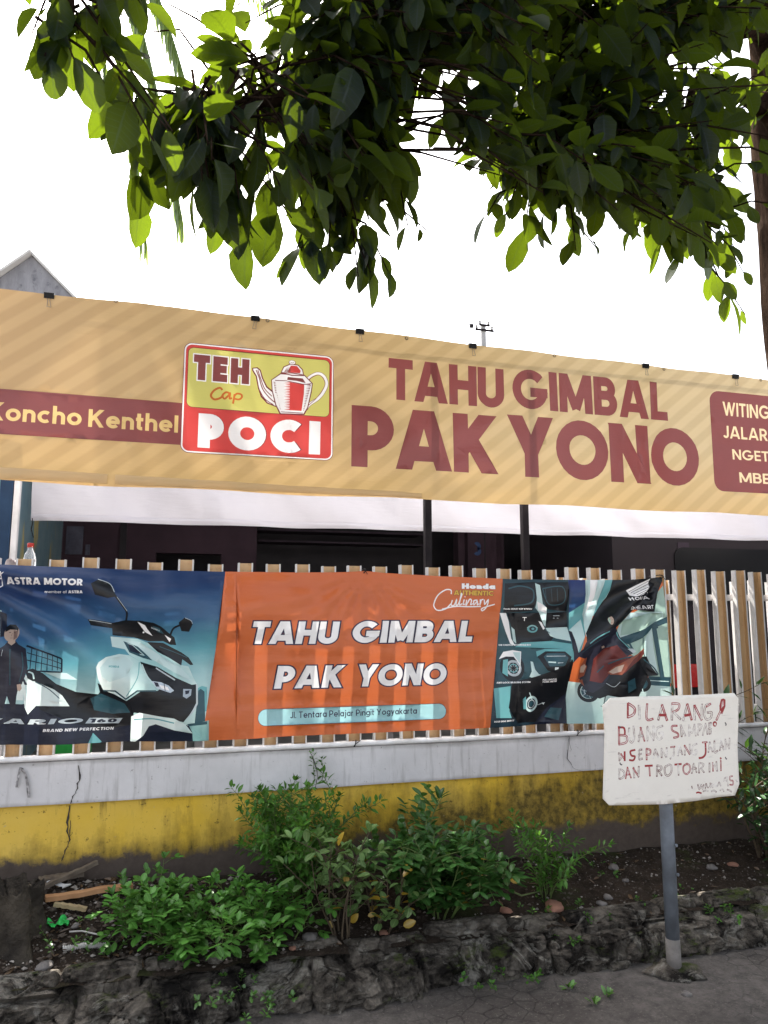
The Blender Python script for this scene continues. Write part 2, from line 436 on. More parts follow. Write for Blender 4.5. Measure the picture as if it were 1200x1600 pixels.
# ================================================================ SETTING
# ---- materials of the setting
def pavement_mat():
    m, t, out = new_mat('cracked_pavement'); p = geo_pos(t)
    wv = nd(t, 'ShaderNodeVectorMath', operation='ADD', inp={0: p})
    nz = t.nodes.new('ShaderNodeTexNoise'); nz.inputs['Scale'].default_value = 5; t.links.new(p, nz.inputs['Vector'])
    sc_ = nd(t, 'ShaderNodeVectorMath', operation='SCALE', inp={0: nz.outputs['Color'], 'Scale': 0.09})
    t.links.new(sc_.outputs[0], wv.inputs[1])
    vor = nd(t, 'ShaderNodeTexVoronoi', feature='DISTANCE_TO_EDGE', inp={'Vector': wv.outputs[0], 'Scale': 13.0})
    crack = ramp(t, vor.outputs['Distance'], [(0.0, 1.0), (0.05, 0.0)])
    patch = ramp(t, noise_n(t, 1.3, p, 3), [(0.42, 0.0), (0.56, 1.0)])
    crack = math_n(t, 'MULTIPLY', crack, math_n(t, 'ADD', math_n(t, 'MULTIPLY', patch, 0.42), 0.02))
    n = noise_n(t, 14, p, 6, 0.7)
    col = mix(t, ramp(t, n, [(0.3, 0.0), (0.7, 1.0)]), (0.050, 0.045, 0.042), (0.125, 0.112, 0.102))
    big = noise_n(t, 1.1, p, 4)
    col = mix(t, ramp(t, big, [(0.4, 0.0), (0.65, 0.6)]), col, (0.03, 0.025, 0.022))
    col = mix(t, crack, col, (0.012, 0.011, 0.01))
    spk = noise_n(t, 75, p, 5, 0.8)
    col = mix(t, ramp(t, spk, [(0.58, 0.0), (0.66, 0.9)]), col, (0.15, 0.135, 0.12))
    col = mix(t, ramp(t, spk, [(0.32, 0.7), (0.42, 0.0)]), col, (0.016, 0.014, 0.012))
    fine = noise_n(t, 90, p, 4, 0.7)
    h = math_n(t, 'SUBTRACT', fine, math_n(t, 'MULTIPLY', crack, 1.5))
    b = nd(t, 'ShaderNodeBsdfPrincipled', inp={'Base Color': col, 'Roughness': 0.9, 'Specular IOR Level': 0.1, 'Normal': bump(t, h, 0.8, 0.008)})
    t.links.new(b.outputs[0], out.inputs[0]); return m
def soil_mat():
    m, t, out = new_mat('dark_soil'); p = geo_pos(t)
    n = noise_n(t, 9, p, 8, 0.7); n2 = noise_n(t, 70, p, 5, 0.75)
    col = mix(t, ramp(t, n, [(0.3, 0.0), (0.7, 1.0)]), (0.016, 0.012, 0.009), (0.048, 0.036, 0.028))
    col = mix(t, ramp(t, n2, [(0.55, 0.0), (0.72, 1.0)]), col, (0.10, 0.08, 0.066))
    moss = ramp(t, noise_n(t, 3.2, p, 4), [(0.58, 0.0), (0.66, 1.0)])
    col = mix(t, math_n(t, 'MULTIPLY', moss, 0.5), col, (0.035, 0.05, 0.012))
    b = nd(t, 'ShaderNodeBsdfPrincipled', inp={'Base Color': col, 'Roughness': 1.0, 'Specular IOR Level': 0.05, 'Normal': bump(t, n2, 0.9, 0.02)})
    t.links.new(b.outputs[0], out.inputs[0]); return m
def stone_mat():
    m, t, out = new_mat('weathered_kerb_stone'); g = t.nodes.new('ShaderNodeNewGeometry'); p = g.outputs['Position']
    n = noise_n(t, 6, p, 8, 0.68, 0.4); n2 = noise_n(t, 45, p, 6, 0.7)
    col = mix(t, ramp(t, n, [(0.40, 0.0), (0.60, 1.0)]), (0.014, 0.0115, 0.0095), (0.150, 0.130, 0.108))
    bl = ramp(t, noise_n(t, 2.6, p, 7, 0.7, 0.8), [(0.50, 0.0), (0.62, 1.0)])
    col = mix(t, bl, col, (0.007, 0.006, 0.0055))
    pale = ramp(t, noise_n(t, 4.5, p, 8, 0.75, 1.2), [(0.53, 0.0), (0.61, 1.0)])
    col = mix(t, math_n(t, 'MULTIPLY', pale, 0.6), col, (0.28, 0.26, 0.225))
    moss = ramp(t, noise_n(t, 3.1, scalev(t, p, (1, 1, 3)), 6, 0.7), [(0.56, 0.0), (0.65, 1.0)])
    nz = t.nodes.new('ShaderNodeSeparateXYZ'); t.links.new(g.outputs['Normal'], nz.inputs[0])
    upm = ramp(t, nz.outputs['Z'], [(0.25, 0.15), (0.8, 1.0)])
    col = mix(t, math_n(t, 'MULTIPLY', moss, upm), col, (0.045, 0.062, 0.012))
    col = mix(t, ramp(t, n2, [(0.56, 0.0), (0.8, 0.6)]), col, (0.02, 0.018, 0.016))
    b = nd(t, 'ShaderNodeBsdfPrincipled', inp={'Base Color': col, 'Roughness': 0.95, 'Specular IOR Level': 0.1, 'Normal': bump(t, n2, 1.0, 0.02)})
    t.links.new(b.outputs[0], out.inputs[0]); return m
M = {}
M['pavement'] = pavement_mat(); M['soil'] = soil_mat(); M['stone'] = stone_mat()
M['asphalt'] = std_mat('asphalt', (0.19, 0.185, 0.18), (0.13, 0.125, 0.12), 3, 0.9, 0.5, 0.006)
M['patio'] = std_mat('patio_concrete', (0.12, 0.115, 0.11), (0.08, 0.076, 0.072), 4, 0.9)

def sheet(name, x0, x1, y0, y1, nx, ny, zf, mat):
    mb = MB()
    for j in range(ny+1):
        for i in range(nx+1):
            x = x0+(x1-x0)*i/nx; y = y0+(y1-y0)*j/ny; mb.v.append((x, y, zf(x, y)))
    for j in range(ny):
        for i in range(nx): mb.f.append((j*(nx+1)+i, j*(nx+1)+i+1, (j+1)*(nx+1)+i+1, (j+1)*(nx+1)+i)); mb.m.append(0)
    return mb.build(name, mat, None, smooth=True)
def N(x, y, z=0): return noise.noise(Vector((x, y, z)))
def FB(x, y, z=0, o=4): return noise.fractal(Vector((x, y, z)), 1.0, 2.1, o)
tag(sheet('ground', -400, 400, -300, 500, 40, 40, lambda x, y: -0.12, M['asphalt']), kind='structure')
tag(sheet('road', -60, 60, -9, -0.9, 60, 8, lambda x, y: -0.10, M['asphalt']), kind='structure')
tag(sheet('pavement', -6, 9, -0.9, 3.16, 150, 60, lambda x, y: 0.006*FB(x*1.7, y*1.7)+0.004*N(x*7, y*7), M['pavement']), kind='structure')
mb = MB(); mb.box((-6, -1.02, -0.12), (9, -0.902, 0.004)); tag(mb.build('road_kerb', M['stone']), kind='structure')
SOILX = [(-3, .30), (-0.9, .335), (-0.5, .33), (0.0, .285), (.6, .27), (1.3, .25), (2.2, .215), (3.0, .21), (9, .21)]
def lerp_tab(tab, x):
    for (a, va), (b, vb) in zip(tab, tab[1:]):
        if x <= b: return va+(vb-va)*max(0, (x-a)/(b-a))
    return tab[-1][1]
def soil_z(x, y):
    k = min(1, max(0, (y-3.22)/0.5)); k = k*k*(3-2*k)
    front = 0.138+0.02*N(x*0.9, 5)
    if x < -0.1: front += 0.02*min(1, (-0.1-x)*2)
    z = front+(lerp_tab(SOILX, x)-front)*k
    return z+0.018*FB(x*3.1, y*3.1, 2)+0.010*FB(x*11, y*11, 4)
soil = tag(sheet('soil_bed', -3, 7, 3.17, 3.86, 520, 44, soil_z, M['soil']), kind='structure')
tag(sheet('patio_floor', -4, 9, 4.02, 9.5, 4, 4, lambda x, y: 0.42, M['patio']), kind='structure')

# ---- rough stone kerb (two broken courses)
def kerb():
    X0, X1, nx = -3.0, 7.0, 1600
    prof = [(3.045, -0.03), (3.04, 0.0), (3.035, .03), (3.04, .055), (3.055, .08), (3.075, .10), (3.10, .112), (3.125, .116), (3.145, .12), (3.165, .122), (3.185, .126), (3.195, .138), (3.205, .150), (3.225, .158), (3.25, .160), (3.28, .156), (3.30, .14), (3.31, .10)]
    # resample the profile
    P = []
    for (a, b) in zip(prof, prof[1:]):
        for k in range(4): P.append((a[0]+(b[0]-a[0])*k/4, a[1]+(b[1]-a[1])*k/4))
    P.append(prof[-1])
    mb = MB(); rng = random.Random(11)
    def joints(seed, lo, hi):
        r = random.Random(seed); x = X0; o = []
        while x < X1: o.append(x); x += r.uniform(lo, hi)
        return o
    jl, ju = joints(5, .28, .62), joints(8, .22, .55)
    def jd(j, x): return min(abs(x-q) for q in j)
    def cell(j, x): return max(i for i, q in enumerate(j) if q <= x+1e-9) if x >= j[0] else 0
    for i in range(nx+1):
        x = X0+(X1-X0)*i/nx
        for k, (y, z) in enumerate(P):
            s = k/len(P)
            up_ = s > 0.5
            xx = x+0.03*N(x*3, z*14, 3)
            J = ju if up_ else jl
            c = cell(J, xx); rr = random.Random(c*13+(7 if up_ else 0))
            off = rr.uniform(-.02, .03); zo = rr.uniform(-.014, .018)
            g = math.exp(-(jd(J, xx)/0.013)**2)*0.022
            rough = 0.030*FB(x*4.2, z*9+y*5, 1.5)+0.020*FB(x*12, z*22, y*18, 5)+0.016*abs(N(x*17, z*30, y*30))-.006+0.008*N(x*45, z*70, y*50)
            q3 = Vector((x*9, y*11, z*13)); dd_, pp_ = noise.voronoi(q3)
            rv = noise.cell_vector(pp_[0]*3.7); lo_ = q3-pp_[0]
            q4 = Vector((x*24, y*28, z*32)); d4, p4_ = noise.voronoi(q4); rv4 = noise.cell_vector(p4_[0]*2.9)
            chip = .040*((rv.x-.5)*lo_.x+(rv.z-.5)*lo_.z+.35*(rv.y-.5))+.012*((rv4.x-.5)*(q4-p4_[0]).x+(rv4.z-.5)*(q4-p4_[0]).z+.4*(rv4.y-.5))
            crk = math.exp(-((dd_[1]-dd_[0])/.07)**2)*.010
            rough = rough*.75+chip-crk
            yy = y+off+g*1.2-rough*1.0
            zz = z+zo*(1 if z > 0.04 else 0.2)-g*(1 if s > .3 else 0.2)+rough*0.5*(1 if z > .03 else 0)
            if x < 0.0 and up_: zz += 0.01
            if z < 0.0: zz = z
            mb.v.append((x, yy, zz))
    n = len(P)
    for i in range(nx):
        for k in range(n-1): mb.f.append((i*n+k, (i+1)*n+k, (i+1)*n+k+1, i*n+k+1)); mb.m.append(0)
    o = mb.build('stone_kerb', M['stone'], None, smooth=False)
    return tag(o, 'broken dark stone kerb with mossy patches edging the soil bed', 'kerb')
kerb()

# ---- low wall: white coping over yellow painted base
def yellow_mat():
    m, t, out = new_mat('stained_yellow_paint'); p = geo_pos(t)
    s = t.nodes.new('ShaderNodeSeparateXYZ'); t.links.new(p, s.inputs[0])
    n = noise_n(t, 5, p, 8, 0.68); n2 = noise_n(t, 26, p, 6, 0.7)
    col = mix(t, n2, (0.58, 0.36, 0.032), (0.70, 0.46, 0.05))
    col = mix(t, ramp(t, noise_n(t, 2.2, p, 4), [(0.4, 0.0), (0.7, 0.6)]), col, (0.66, 0.47, 0.13))
    # bare brown plaster along the foot, ragged edge
    edge = math_n(t, 'ADD', s.outputs['Z'], math_n(t, 'MULTIPLY', math_n(t, 'SUBTRACT', n, 0.5), 0.30))
    edge = math_n(t, 'SUBTRACT', edge, math_n(t, 'MULTIPLY', math_n(t, 'SUBTRACT', 0.3, s.outputs['X']), 0.02))
    bare = ramp(t, edge, [(0.385, 1.0), (0.425, 0.0)])
    # black mould: more of it low down and to the right of the wall
    mx = math_n(t, 'MULTIPLY', math_n(t, 'ADD', s.outputs['X'], 0.45), 0.115)
    mz = math_n(t, 'MULTIPLY', math_n(t, 'SUBTRACT', 0.62, s.outputs['Z']), 1.15)
    streak = noise_n(t, 1, scalev(t, p, (13, 13, 2.2)), 6, 0.7)
    nn = math_n(t, 'ADD', math_n(t, 'MULTIPLY', n, 0.6), math_n(t, 'MULTIPLY', streak, 0.45))
    mould = math_n(t, 'ADD', math_n(t, 'ADD', nn, mx), mz)
    mould = ramp(t, mould, [(0.66, 0.0), (0.92, 0.95)])
    col = mix(t, math_n(t, 'MULTIPLY', mould, ramp(t, n2, [(0.3, 0.55), (0.6, 1.0)])), col, (0.055, 0.042, 0.016))
    sp = ramp(t, noise_n(t, 38, p, 5, 0.7), [(0.62, 0.0), (0.69, 0.9)])
    col = mix(t, sp, col, (0.10, 0.07, 0.02))
    dr = math_n(t, 'MULTIPLY', ramp(t, streak, [(0.56, 0.0), (0.66, 1.0)]), ramp(t, math_n(t, 'SUBTRACT', 0.66, s.outputs['Z']), [(0.0, 1.0), (0.12, 0.0)]))
    col = mix(t, math_n(t, 'MULTIPLY', dr, .75), col, (0.09, 0.06, 0.03))
    peel = ramp(t, noise_n(t, 11, p, 8, 0.72, .6), [(0.655, 0.0), (0.67, 1.0)])
    col = mix(t, math_n(t, 'MULTIPLY', peel, .8), col, (0.40, 0.33, 0.22))
    br = mix(t, n2, (0.045, 0.034, 0.028), (0.11, 0.085, 0.07))
    col = mix(t, bare, col, br)
    b = nd(t, 'ShaderNodeBsdfPrincipled', inp={'Base Color': col, 'Roughness': 0.85, 'Specular IOR Level': 0.15, 'Normal': bump(t, n2, 0.4, 0.005)})
    t.links.new(b.outputs[0], out.inputs[0]); return m
def white_wall_mat():
    m, t, out = new_mat('weathered_white_paint'); p = geo_pos(t)
    n = noise_n(t, 3.5, p, 7, 0.65); streak = noise_n(t, 1, scalev(t, p, (26, 26, 2.5)), 5, 0.65)
    col = mix(t, ramp(t, n, [(0.3, 0.0), (0.7, 1.0)]), (0.62, 0.60, 0.61), (0.50, 0.485, 0.49))
    col = mix(t, ramp(t, streak, [(0.52, 0.0), (0.72, 0.75)]), col, (0.30, 0.285, 0.28))
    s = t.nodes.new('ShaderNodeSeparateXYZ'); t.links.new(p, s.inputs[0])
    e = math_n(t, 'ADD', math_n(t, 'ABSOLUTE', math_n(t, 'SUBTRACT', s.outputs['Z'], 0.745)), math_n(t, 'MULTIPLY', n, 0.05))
    col = mix(t, ramp(t, e, [(0.100, 0.0), (0.130, 0.85)]), col, (0.17, 0.155, 0.14))  # dirt along both edges; the bottom line also paints in a shadow gap
    sp = ramp(t, noise_n(t, 34, p, 6, 0.75), [(0.63, 0.0), (0.71, 0.9)])
    col = mix(t, sp, col, (0.12, 0.11, 0.10))
    n2 = noise_n(t, 55, p, 5, 0.7)
    b = nd(t, 'ShaderNodeBsdfPrincipled', inp={'Base Color': col, 'Roughness': 0.75, 'Normal': bump(t, n2, 0.35, 0.004)})
    t.links.new(b.outputs[0], out.inputs[0]); return m
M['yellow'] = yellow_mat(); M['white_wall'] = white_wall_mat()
M['crack'] = std_mat('crack_dark', (0.03, 0.026, 0.024), (0.07, 0.06, 0.055), 40, 0.95, 0)
lw = thing('boundary_wall', (1, 3.9, 0.2), 'low masonry wall painted yellow below a white coping', 'wall')
def slab(x0, x1, yf, yb, z0, z1, name, mat, wob):
    mb = MB(); nx, nz = 240, 10
    for i in range(nx+1):
        x = x0+(x1-x0)*i/nx
        for k in range(nz+1):
            z = z0+(z1-z0)*k/nz
            mb.v.append((x, yf+wob*FB(x*2.5, z*5, 3), z+0.003*N(x*2, 3)*(1 if k in (0, nz) else 0)))
    n = nz+1
    for i in range(nx):
        for k in range(nz): mb.f.append((i*n+k, (i+1)*n+k, (i+1)*n+k+1, i*n+k+1)); mb.m.append(0)
    o = len(mb.v)
    for i in range(nx+1):
        x = x0+(x1-x0)*i/nx; mb.v.append((x, yb, z1)); mb.v.append((x, yb, z0))
    for i in range(nx):
        mb.f.append((i*n+nz, (i+1)*n+nz, o+2*i+2, o+2*i)); mb.m.append(0)
        mb.f.append((i*n, o+2*i+1, o+2*i+3, (i+1)*n)); mb.m.append(0)
    return mb.build(name, mat, lw)
slab(-3, 7, 3.835, 4.0, 0.12, 0.652, 'painted_base', M['yellow'], 0.005)
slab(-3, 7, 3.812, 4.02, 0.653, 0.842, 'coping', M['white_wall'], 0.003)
def crack(pts, yb, wd):
    P = [at_y(px, py, yb) for px, py in pts]; rng = random.Random(len(pts)); Q = []
    for a, b in zip(P, P[1:]):
        for k in range(4): Q.append(a.lerp(b, k/4)+Vector((rng.uniform(-.004, .004), 0, 0)))
    Q.append(P[-1]); mb = MB()
    for i, q in enumerate(Q):
        ww = wd*(0.5+rng.random())*(1-0.6*i/len(Q)); mb.v += [(q.x-ww, yb, q.z), (q.x+ww, yb, q.z)]
    for i in range(len(Q)-1): mb.f.append((2*i+2, 2*i+3, 2*i+1, 2*i)); mb.m.append(0)
    mb.build('crack', M['crack'], lw)
crack([(122, 1196), (124, 1216), (120, 1232), (113, 1248), (110, 1256)], 3.806, .0035)
crack([(109, 1258), (104, 1285), (108, 1312), (101, 1334), (96, 1345)], 3.829, .004)
crack([(111, 1282), (108, 1312), (113, 1300)], 3.828, .002)
crack([(484, 1172), (492, 1190), (496, 1215), (493, 1232)], 3.806, .0025)
crack([(889, 1154), (887, 1185), (895, 1200), (912, 1206)], 3.806, .0022)
crack([(888, 1150), (893, 1172)], 3.8055, .0015)

# ---- fence of lipped steel channels
M['channel_white'] = std_mat('white_channel_paint', (0.62, 0.605, 0.60), (0.50, 0.485, 0.475), 12, 0.5, 0.15, 0.002)
def inner_mat():
    m, t, out = new_mat('tan_inner_face'); p = geo_pos(t)
    n = noise_n(t, 1, scalev(t, p, (20, 20, 4)), 5, 0.6); n2 = noise_n(t, 45, p, 5, 0.7)
    col = mix(t, ramp(t, n, [(0.3, 0.0), (0.7, 1.0)]), (0.60, 0.40, 0.22), (0.48, 0.30, 0.145))  # tan inside of the channels, varied in upright streaks
    col = mix(t, ramp(t, n2, [(0.58, 0.0), (0.75, 0.6)]), col, (0.22, 0.11, 0.05))
    b = nd(t, 'ShaderNodeBsdfPrincipled', inp={'Base Color': col, 'Roughness': 0.6})
    t.links.new(b.outputs[0], out.inputs[0]); return m
M['channel_inner'] = inner_mat()
M['rail_white'] = std_mat('white_pipe_paint', (0.74, 0.73, 0.74), (0.60, 0.58, 0.57), 18, 0.4, 0.1, 0.002)
M['grey_rail'] = std_mat('grey_rail_paint', (0.40, 0.38, 0.38), (0.28, 0.27, 0.27), 18, 0.5, 0.1, 0.002)
fen = thing('fence', (1, 3.85, 0.85), 'white and tan fence of upright steel channels on the low wall', 'fence')
def channel_mesh(z0, z1, lip=0.0075, w_=0.074, d=0.036, th=0.0022, bent=0.0):
    """lipped channel open towards the street"""
    hw = w_/2
    outer = [(-hw+lip, 0), (-hw, 0), (-hw, d), (hw, d), (hw, 0), (hw-lip, 0)]
    inner = [(-hw+lip, th), (-hw+th, th), (-hw+th, d-th), (hw-th, d-th), (hw-th, th), (hw-lip, th)]
    mb = MB(); nz = 10
    for k in range(nz+1):
        z = z0+(z1-z0)*k/nz; b = bent*(k/nz)
        for x, y in outer+inner: mb.v.append((x+b, y, z))
    for k in range(nz):
        o, q = k*12, (k+1)*12
        for i in range(5):
            mb.f.append((o+i+1, o+i, q+i, q+i+1)); mb.m.append(0)
            mb.f.append((o+6+i, o+7+i, q+7+i, q+6+i)); mb.m.append(1 if i in (1, 2, 3) else 0)
        mb.f.append((o, o+6, q+6, q)); mb.m.append(0)
        mb.f.append((o+11, o+5, q+5, q+11)); mb.m.append(0)
    for z_o in (0, nz*12):
        for i in range(5): mb.f.append((z_o+i, z_o+i+1, z_o+i+7, z_o+i+6)); mb.m.append(0)
    return mb
px_bars = [40,90,143,193,243,290,338,383,428,472,515,555,595,636,676,714,751,788,822,859,895,929,963,998,1030,1062,1095,1125,1155,1182]
bx_ = [at_y(x, 872+22*x/1100, 3.84).x for x in px_bars]
bx_ = [bx_[0]-0.1455*k for k in range(14, 0, -1)]+bx_+[bx_[-1]+0.1455*k for k in range(1, 22)]
rng = random.Random(4)
for x in bx_:
    top = 1.778+rng.uniform(-.012, .012)
    mb = channel_mesh(0.0, top-0.846, bent=rng.uniform(-.004, .004))
    o = mb.build('bar', [M['channel_white'], M['channel_inner']], None)
    o.parent = fen; o.location = (x-1, 3.836-3.85+rng.uniform(-.002, .002), 0.846-0.85)
    o.rotation_euler = (0, 0, rng.uniform(-.05, .05))
mb = MB(); mb.tube([(-3, 3.826, 0.858), (1.5, 3.824, 0.856), (7, 3.826, 0.858)], 0.0135, 10); mb.build('bottom_rail', M['rail_white'], fen, smooth=True)
mb = MB(); mb.box((-3, 3.892, 1.603), (7, 3.922, 1.640)); mb.build('top_rail', M['grey_rail'], fen)
mb = MB(); mb.box((-3, 3.892, 0.93), (7, 3.922, 0.965)); mb.build('lower_rail', M['rail_white'], fen)
# second row behind the right half: a gate leaf of the same channels
gate = thing('sliding_gate', (3, 3.98, 0.85), 'second row of slimmer white channels close behind the right half of the fence', 'gate')
for px in (876, 914, 948, 979, 1012, 1040, 1066, 1090, 1120, 1148, 1176, 1203, 1229, 1254):
    x = at_y(px, 893, 3.84).x*3.955/3.84
    mb = channel_mesh(0.0, 0.885+rng.uniform(-.008, .008), w_=0.045, d=0.03)
    o = mb.build('bar', [M['channel_white'], M['channel_inner']], None)
    o.parent = gate; o.location = (x-3, 3.955-3.98, 0.846-0.85)
mb = MB(); mb.box((1.98, 3.992, 0.90), (4.6, 4.012, 0.935)); mb.build('rail', M['rail_white'], gate)

# ---- steel frame that carries the big banner
M['dark_steel'] = std_mat('dark_steel_paint', (0.010, 0.008, 0.010), (0.018, 0.015, 0.016), 9, 0.5, 0.2, 0.003, spec=0.06)
fr = thing('banner_frame', (1.5, 4.3, 0.42), 'dark steel posts and crossbars carrying the long mustard banner', 'frame')
for x in (-1.35, 1.497, 2.157, 4.75):
    mb = MB(); mb.box((x-.021, 4.28, 0.42), (x+.021, 4.322, 3.20)); mb.build('post', M['dark_steel'], fr)
for z in (2.26, 3.20):
    mb = MB(); mb.tube([(-1.4, 4.262, z), (4.8, 4.262, z)], .009, 8); mb.build('crossbar', M['dark_steel'], fr)

# ---- house behind the fence, in the shade of its porch roof
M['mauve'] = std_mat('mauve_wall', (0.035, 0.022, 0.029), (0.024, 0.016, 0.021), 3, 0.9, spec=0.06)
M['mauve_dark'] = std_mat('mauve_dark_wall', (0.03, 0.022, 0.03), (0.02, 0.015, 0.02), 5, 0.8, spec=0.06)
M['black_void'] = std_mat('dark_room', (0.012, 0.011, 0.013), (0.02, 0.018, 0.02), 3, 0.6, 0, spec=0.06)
M['roof_sheet'] = std_mat('roof_sheet', (0.10, 0.075, 0.065), (0.06, 0.05, 0.05), 3, 0.7)
M['blue_paint'] = std_mat('blue_post_paint', (0.014, 0.035, 0.075), (0.01, 0.025, 0.055), 8, 0.5)
M['white_trim'] = std_mat('white_trim_paint', (0.6, 0.58, 0.58), (0.5, 0.48, 0.48), 14, 0.5)
M['navy_ink'] = std_mat('navy_numeral', (0.02, 0.04, 0.10), None, 20, 0.6, 0)
hs = thing('house', (1, 7.6, 0.42), 'shaded mauve house front with dark openings behind the fence', 'house')
HY = 7.6
mb = MB()
# wall runs between openings (butted end to end)
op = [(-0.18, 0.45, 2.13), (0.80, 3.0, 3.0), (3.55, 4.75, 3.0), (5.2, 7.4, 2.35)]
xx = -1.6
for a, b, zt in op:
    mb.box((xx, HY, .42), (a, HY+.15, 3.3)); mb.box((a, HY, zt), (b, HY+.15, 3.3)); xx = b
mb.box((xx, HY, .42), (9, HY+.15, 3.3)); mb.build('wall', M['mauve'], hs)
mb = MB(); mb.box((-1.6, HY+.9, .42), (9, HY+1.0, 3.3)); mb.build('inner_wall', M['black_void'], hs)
mb = MB(); nr = 130
for i in range(nr*4+1):
    x = -1.7+11*i/(nr*4); dz = 0.018*math.sin(i*math.pi/2)
    mb.v += [(x, 5.78, 2.80+dz), (x, 9.6, 3.42+dz)]
for i in range(nr*4): mb.f.append((2*i, 2*i+2, 2*i+3, 2*i+1)); mb.m.append(0)
mb.build('porch_roof', M['roof_sheet'], hs)
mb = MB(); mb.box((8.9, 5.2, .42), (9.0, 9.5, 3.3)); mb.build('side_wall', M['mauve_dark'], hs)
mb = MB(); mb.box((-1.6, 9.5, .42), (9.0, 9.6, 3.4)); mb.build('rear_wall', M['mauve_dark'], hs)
for x0, x1 in ((-0.52, -0.46), ):
    mb = MB(); mb.box((x0, HY-.02, .42), (x1, HY-.003, 3.2)); mb.build('pipe_strip', M['black_void'], hs)
pl = MB(); pl.box((3.08, HY-.08, .42), (3.42, HY-.003, 3.2)); plo = pl.build('pillar', M['mauve'], hs)
# numeral on the pillar
def flat_text(name, s, x0, z0, cap, weight, y, mat, parent, x1=None, slant=0, thick=.004):
    mb = MB()
    for g in text_groups(s, x0, z0, cap, weight, slant, x1):
        V = []; E = []
        for lp in g:
            o = len(V); V += [Vector(p) for p in lp]; E += [(o+i, o+(i+1) % len(lp)) for i in range(len(lp))]
        vo, eo, fo, *_ = delaunay_2d_cdt(V, E, [], 0, 1e-6)
        for f in fo:
            c = sum((vo[i] for i in f), Vector((0, 0)))/len(f)
            if in_loops(np.array([c.x]), np.array([c.y]), g)[0]:
                mb.add([(vo[i].x, y, vo[i].y) for i in f], [tuple(range(len(f)))])
    return mb.build(name, mat, parent)
flat_text('numeral', '3', 3.15, 2.17, .15, .26, HY-.084, M['navy_ink'], hs)
mb = MB(); mb.box((3.275, HY-.0835, .5), (3.29, HY-.081, 3.0)); mb.build('joint_strip', M['black_void'], hs)
# shelf slats seen dimly in the opening
for z in (2.30, 2.42):
    mb = MB(); mb.box((0.85, HY+.3, z), (2.7, HY+.6, z+.02)); mb.build('shelf', M['mauve_dark'], hs)
# left: side screen with blue post, white trim and a faded painted panel
scr = thing('side_screen', (-1.0, 4.6, .42), 'teal painted side panel with blue post and white trim left of the white cloth', 'screen')
def mural_mat():
    m, t, out = new_mat('faded_mural'); p = geo_pos(t)
    n = noise_n(t, 1, scalev(t, p, (6, 6, 1.6)), 5); n2 = noise_n(t, 7, p, 5)
    col = mix(t, ramp(t, n2, [(0.3, 0.0), (0.7, 1.0)]), (0.06, 0.12, 0.16), (0.12, 0.17, 0.19))
    col = mix(t, ramp(t, n, [(0.57, 0.0), (0.65, 0.8)]), col, (0.32, 0.24, 0.05))
    b = nd(t, 'ShaderNodeBsdfPrincipled', inp={'Base Color': col, 'Roughness': 0.6}); t.links.new(b.outputs[0], out.inputs[0]); return m
M['mural'] = mural_mat()
mb = MB(); mb.box((-1.07, 4.645, .42), (-1.04, 7.58, 3.0)); mb.build('panel', M['mural'], scr)
xb = at_y(8, 820, 4.6).x
mb = MB(); mb.box((xb-.035, 4.58, .42), (xb+.032, 4.64, 3.0)); mb.build('blue_post', M['blue_paint'], scr)
mb = MB(); mb.box((xb+.036, 4.585, .42), (xb+.066, 4.635, 3.0)); mb.build('trim', M['white_trim'], scr)
# posters on the back wall at the left
M['poster_a'] = std_mat('dark_poster', (0.02, 0.022, 0.035), (0.05, 0.05, 0.07), 9, 0.5, 0)
M['poster_b'] = std_mat('leafy_mural', (0.06, 0.035, 0.035), (0.02, 0.025, 0.05), 7, 0.7, 0)
def flat_box(name, px0, py0, px1, py1, Y, th, mat, label, cat):
    a = at_y(px0, py1, Y); b = at_y(px1, py0, Y)
    mb = MB(); mb.box((a.x, Y-th, a.z), (b.x, Y, b.z))
    return tag(mb.build(name, mat, None, origin=((a.x+b.x)/2, Y, a.z)), label, cat)
flat_box('poster', 102, 823, 131, 866, HY-.004, .012, M['poster_a'], 'dark framed poster on the shaded mauve wall', 'poster')
flat_box('notice', 133, 851, 141, 867, HY-.004, .01, M['poster_a'], 'tiny dark notice right of the framed poster', 'notice')
flat_box('wall_painting', 60, 818, 100, 862, HY-.004, .006, M['poster_b'], 'dim reddish branch painting on the wall behind the bottle', 'painting')
M['wood'] = std_mat('worn_wood', (0.40, 0.22, 0.11), (0.27, 0.14, 0.07), 14, 0.75, 0.4)
M['shelf_brown'] = std_mat('brown_ledge', (0.16, 0.10, 0.04), (0.10, 0.06, 0.03), 14, 0.75, 0.2)
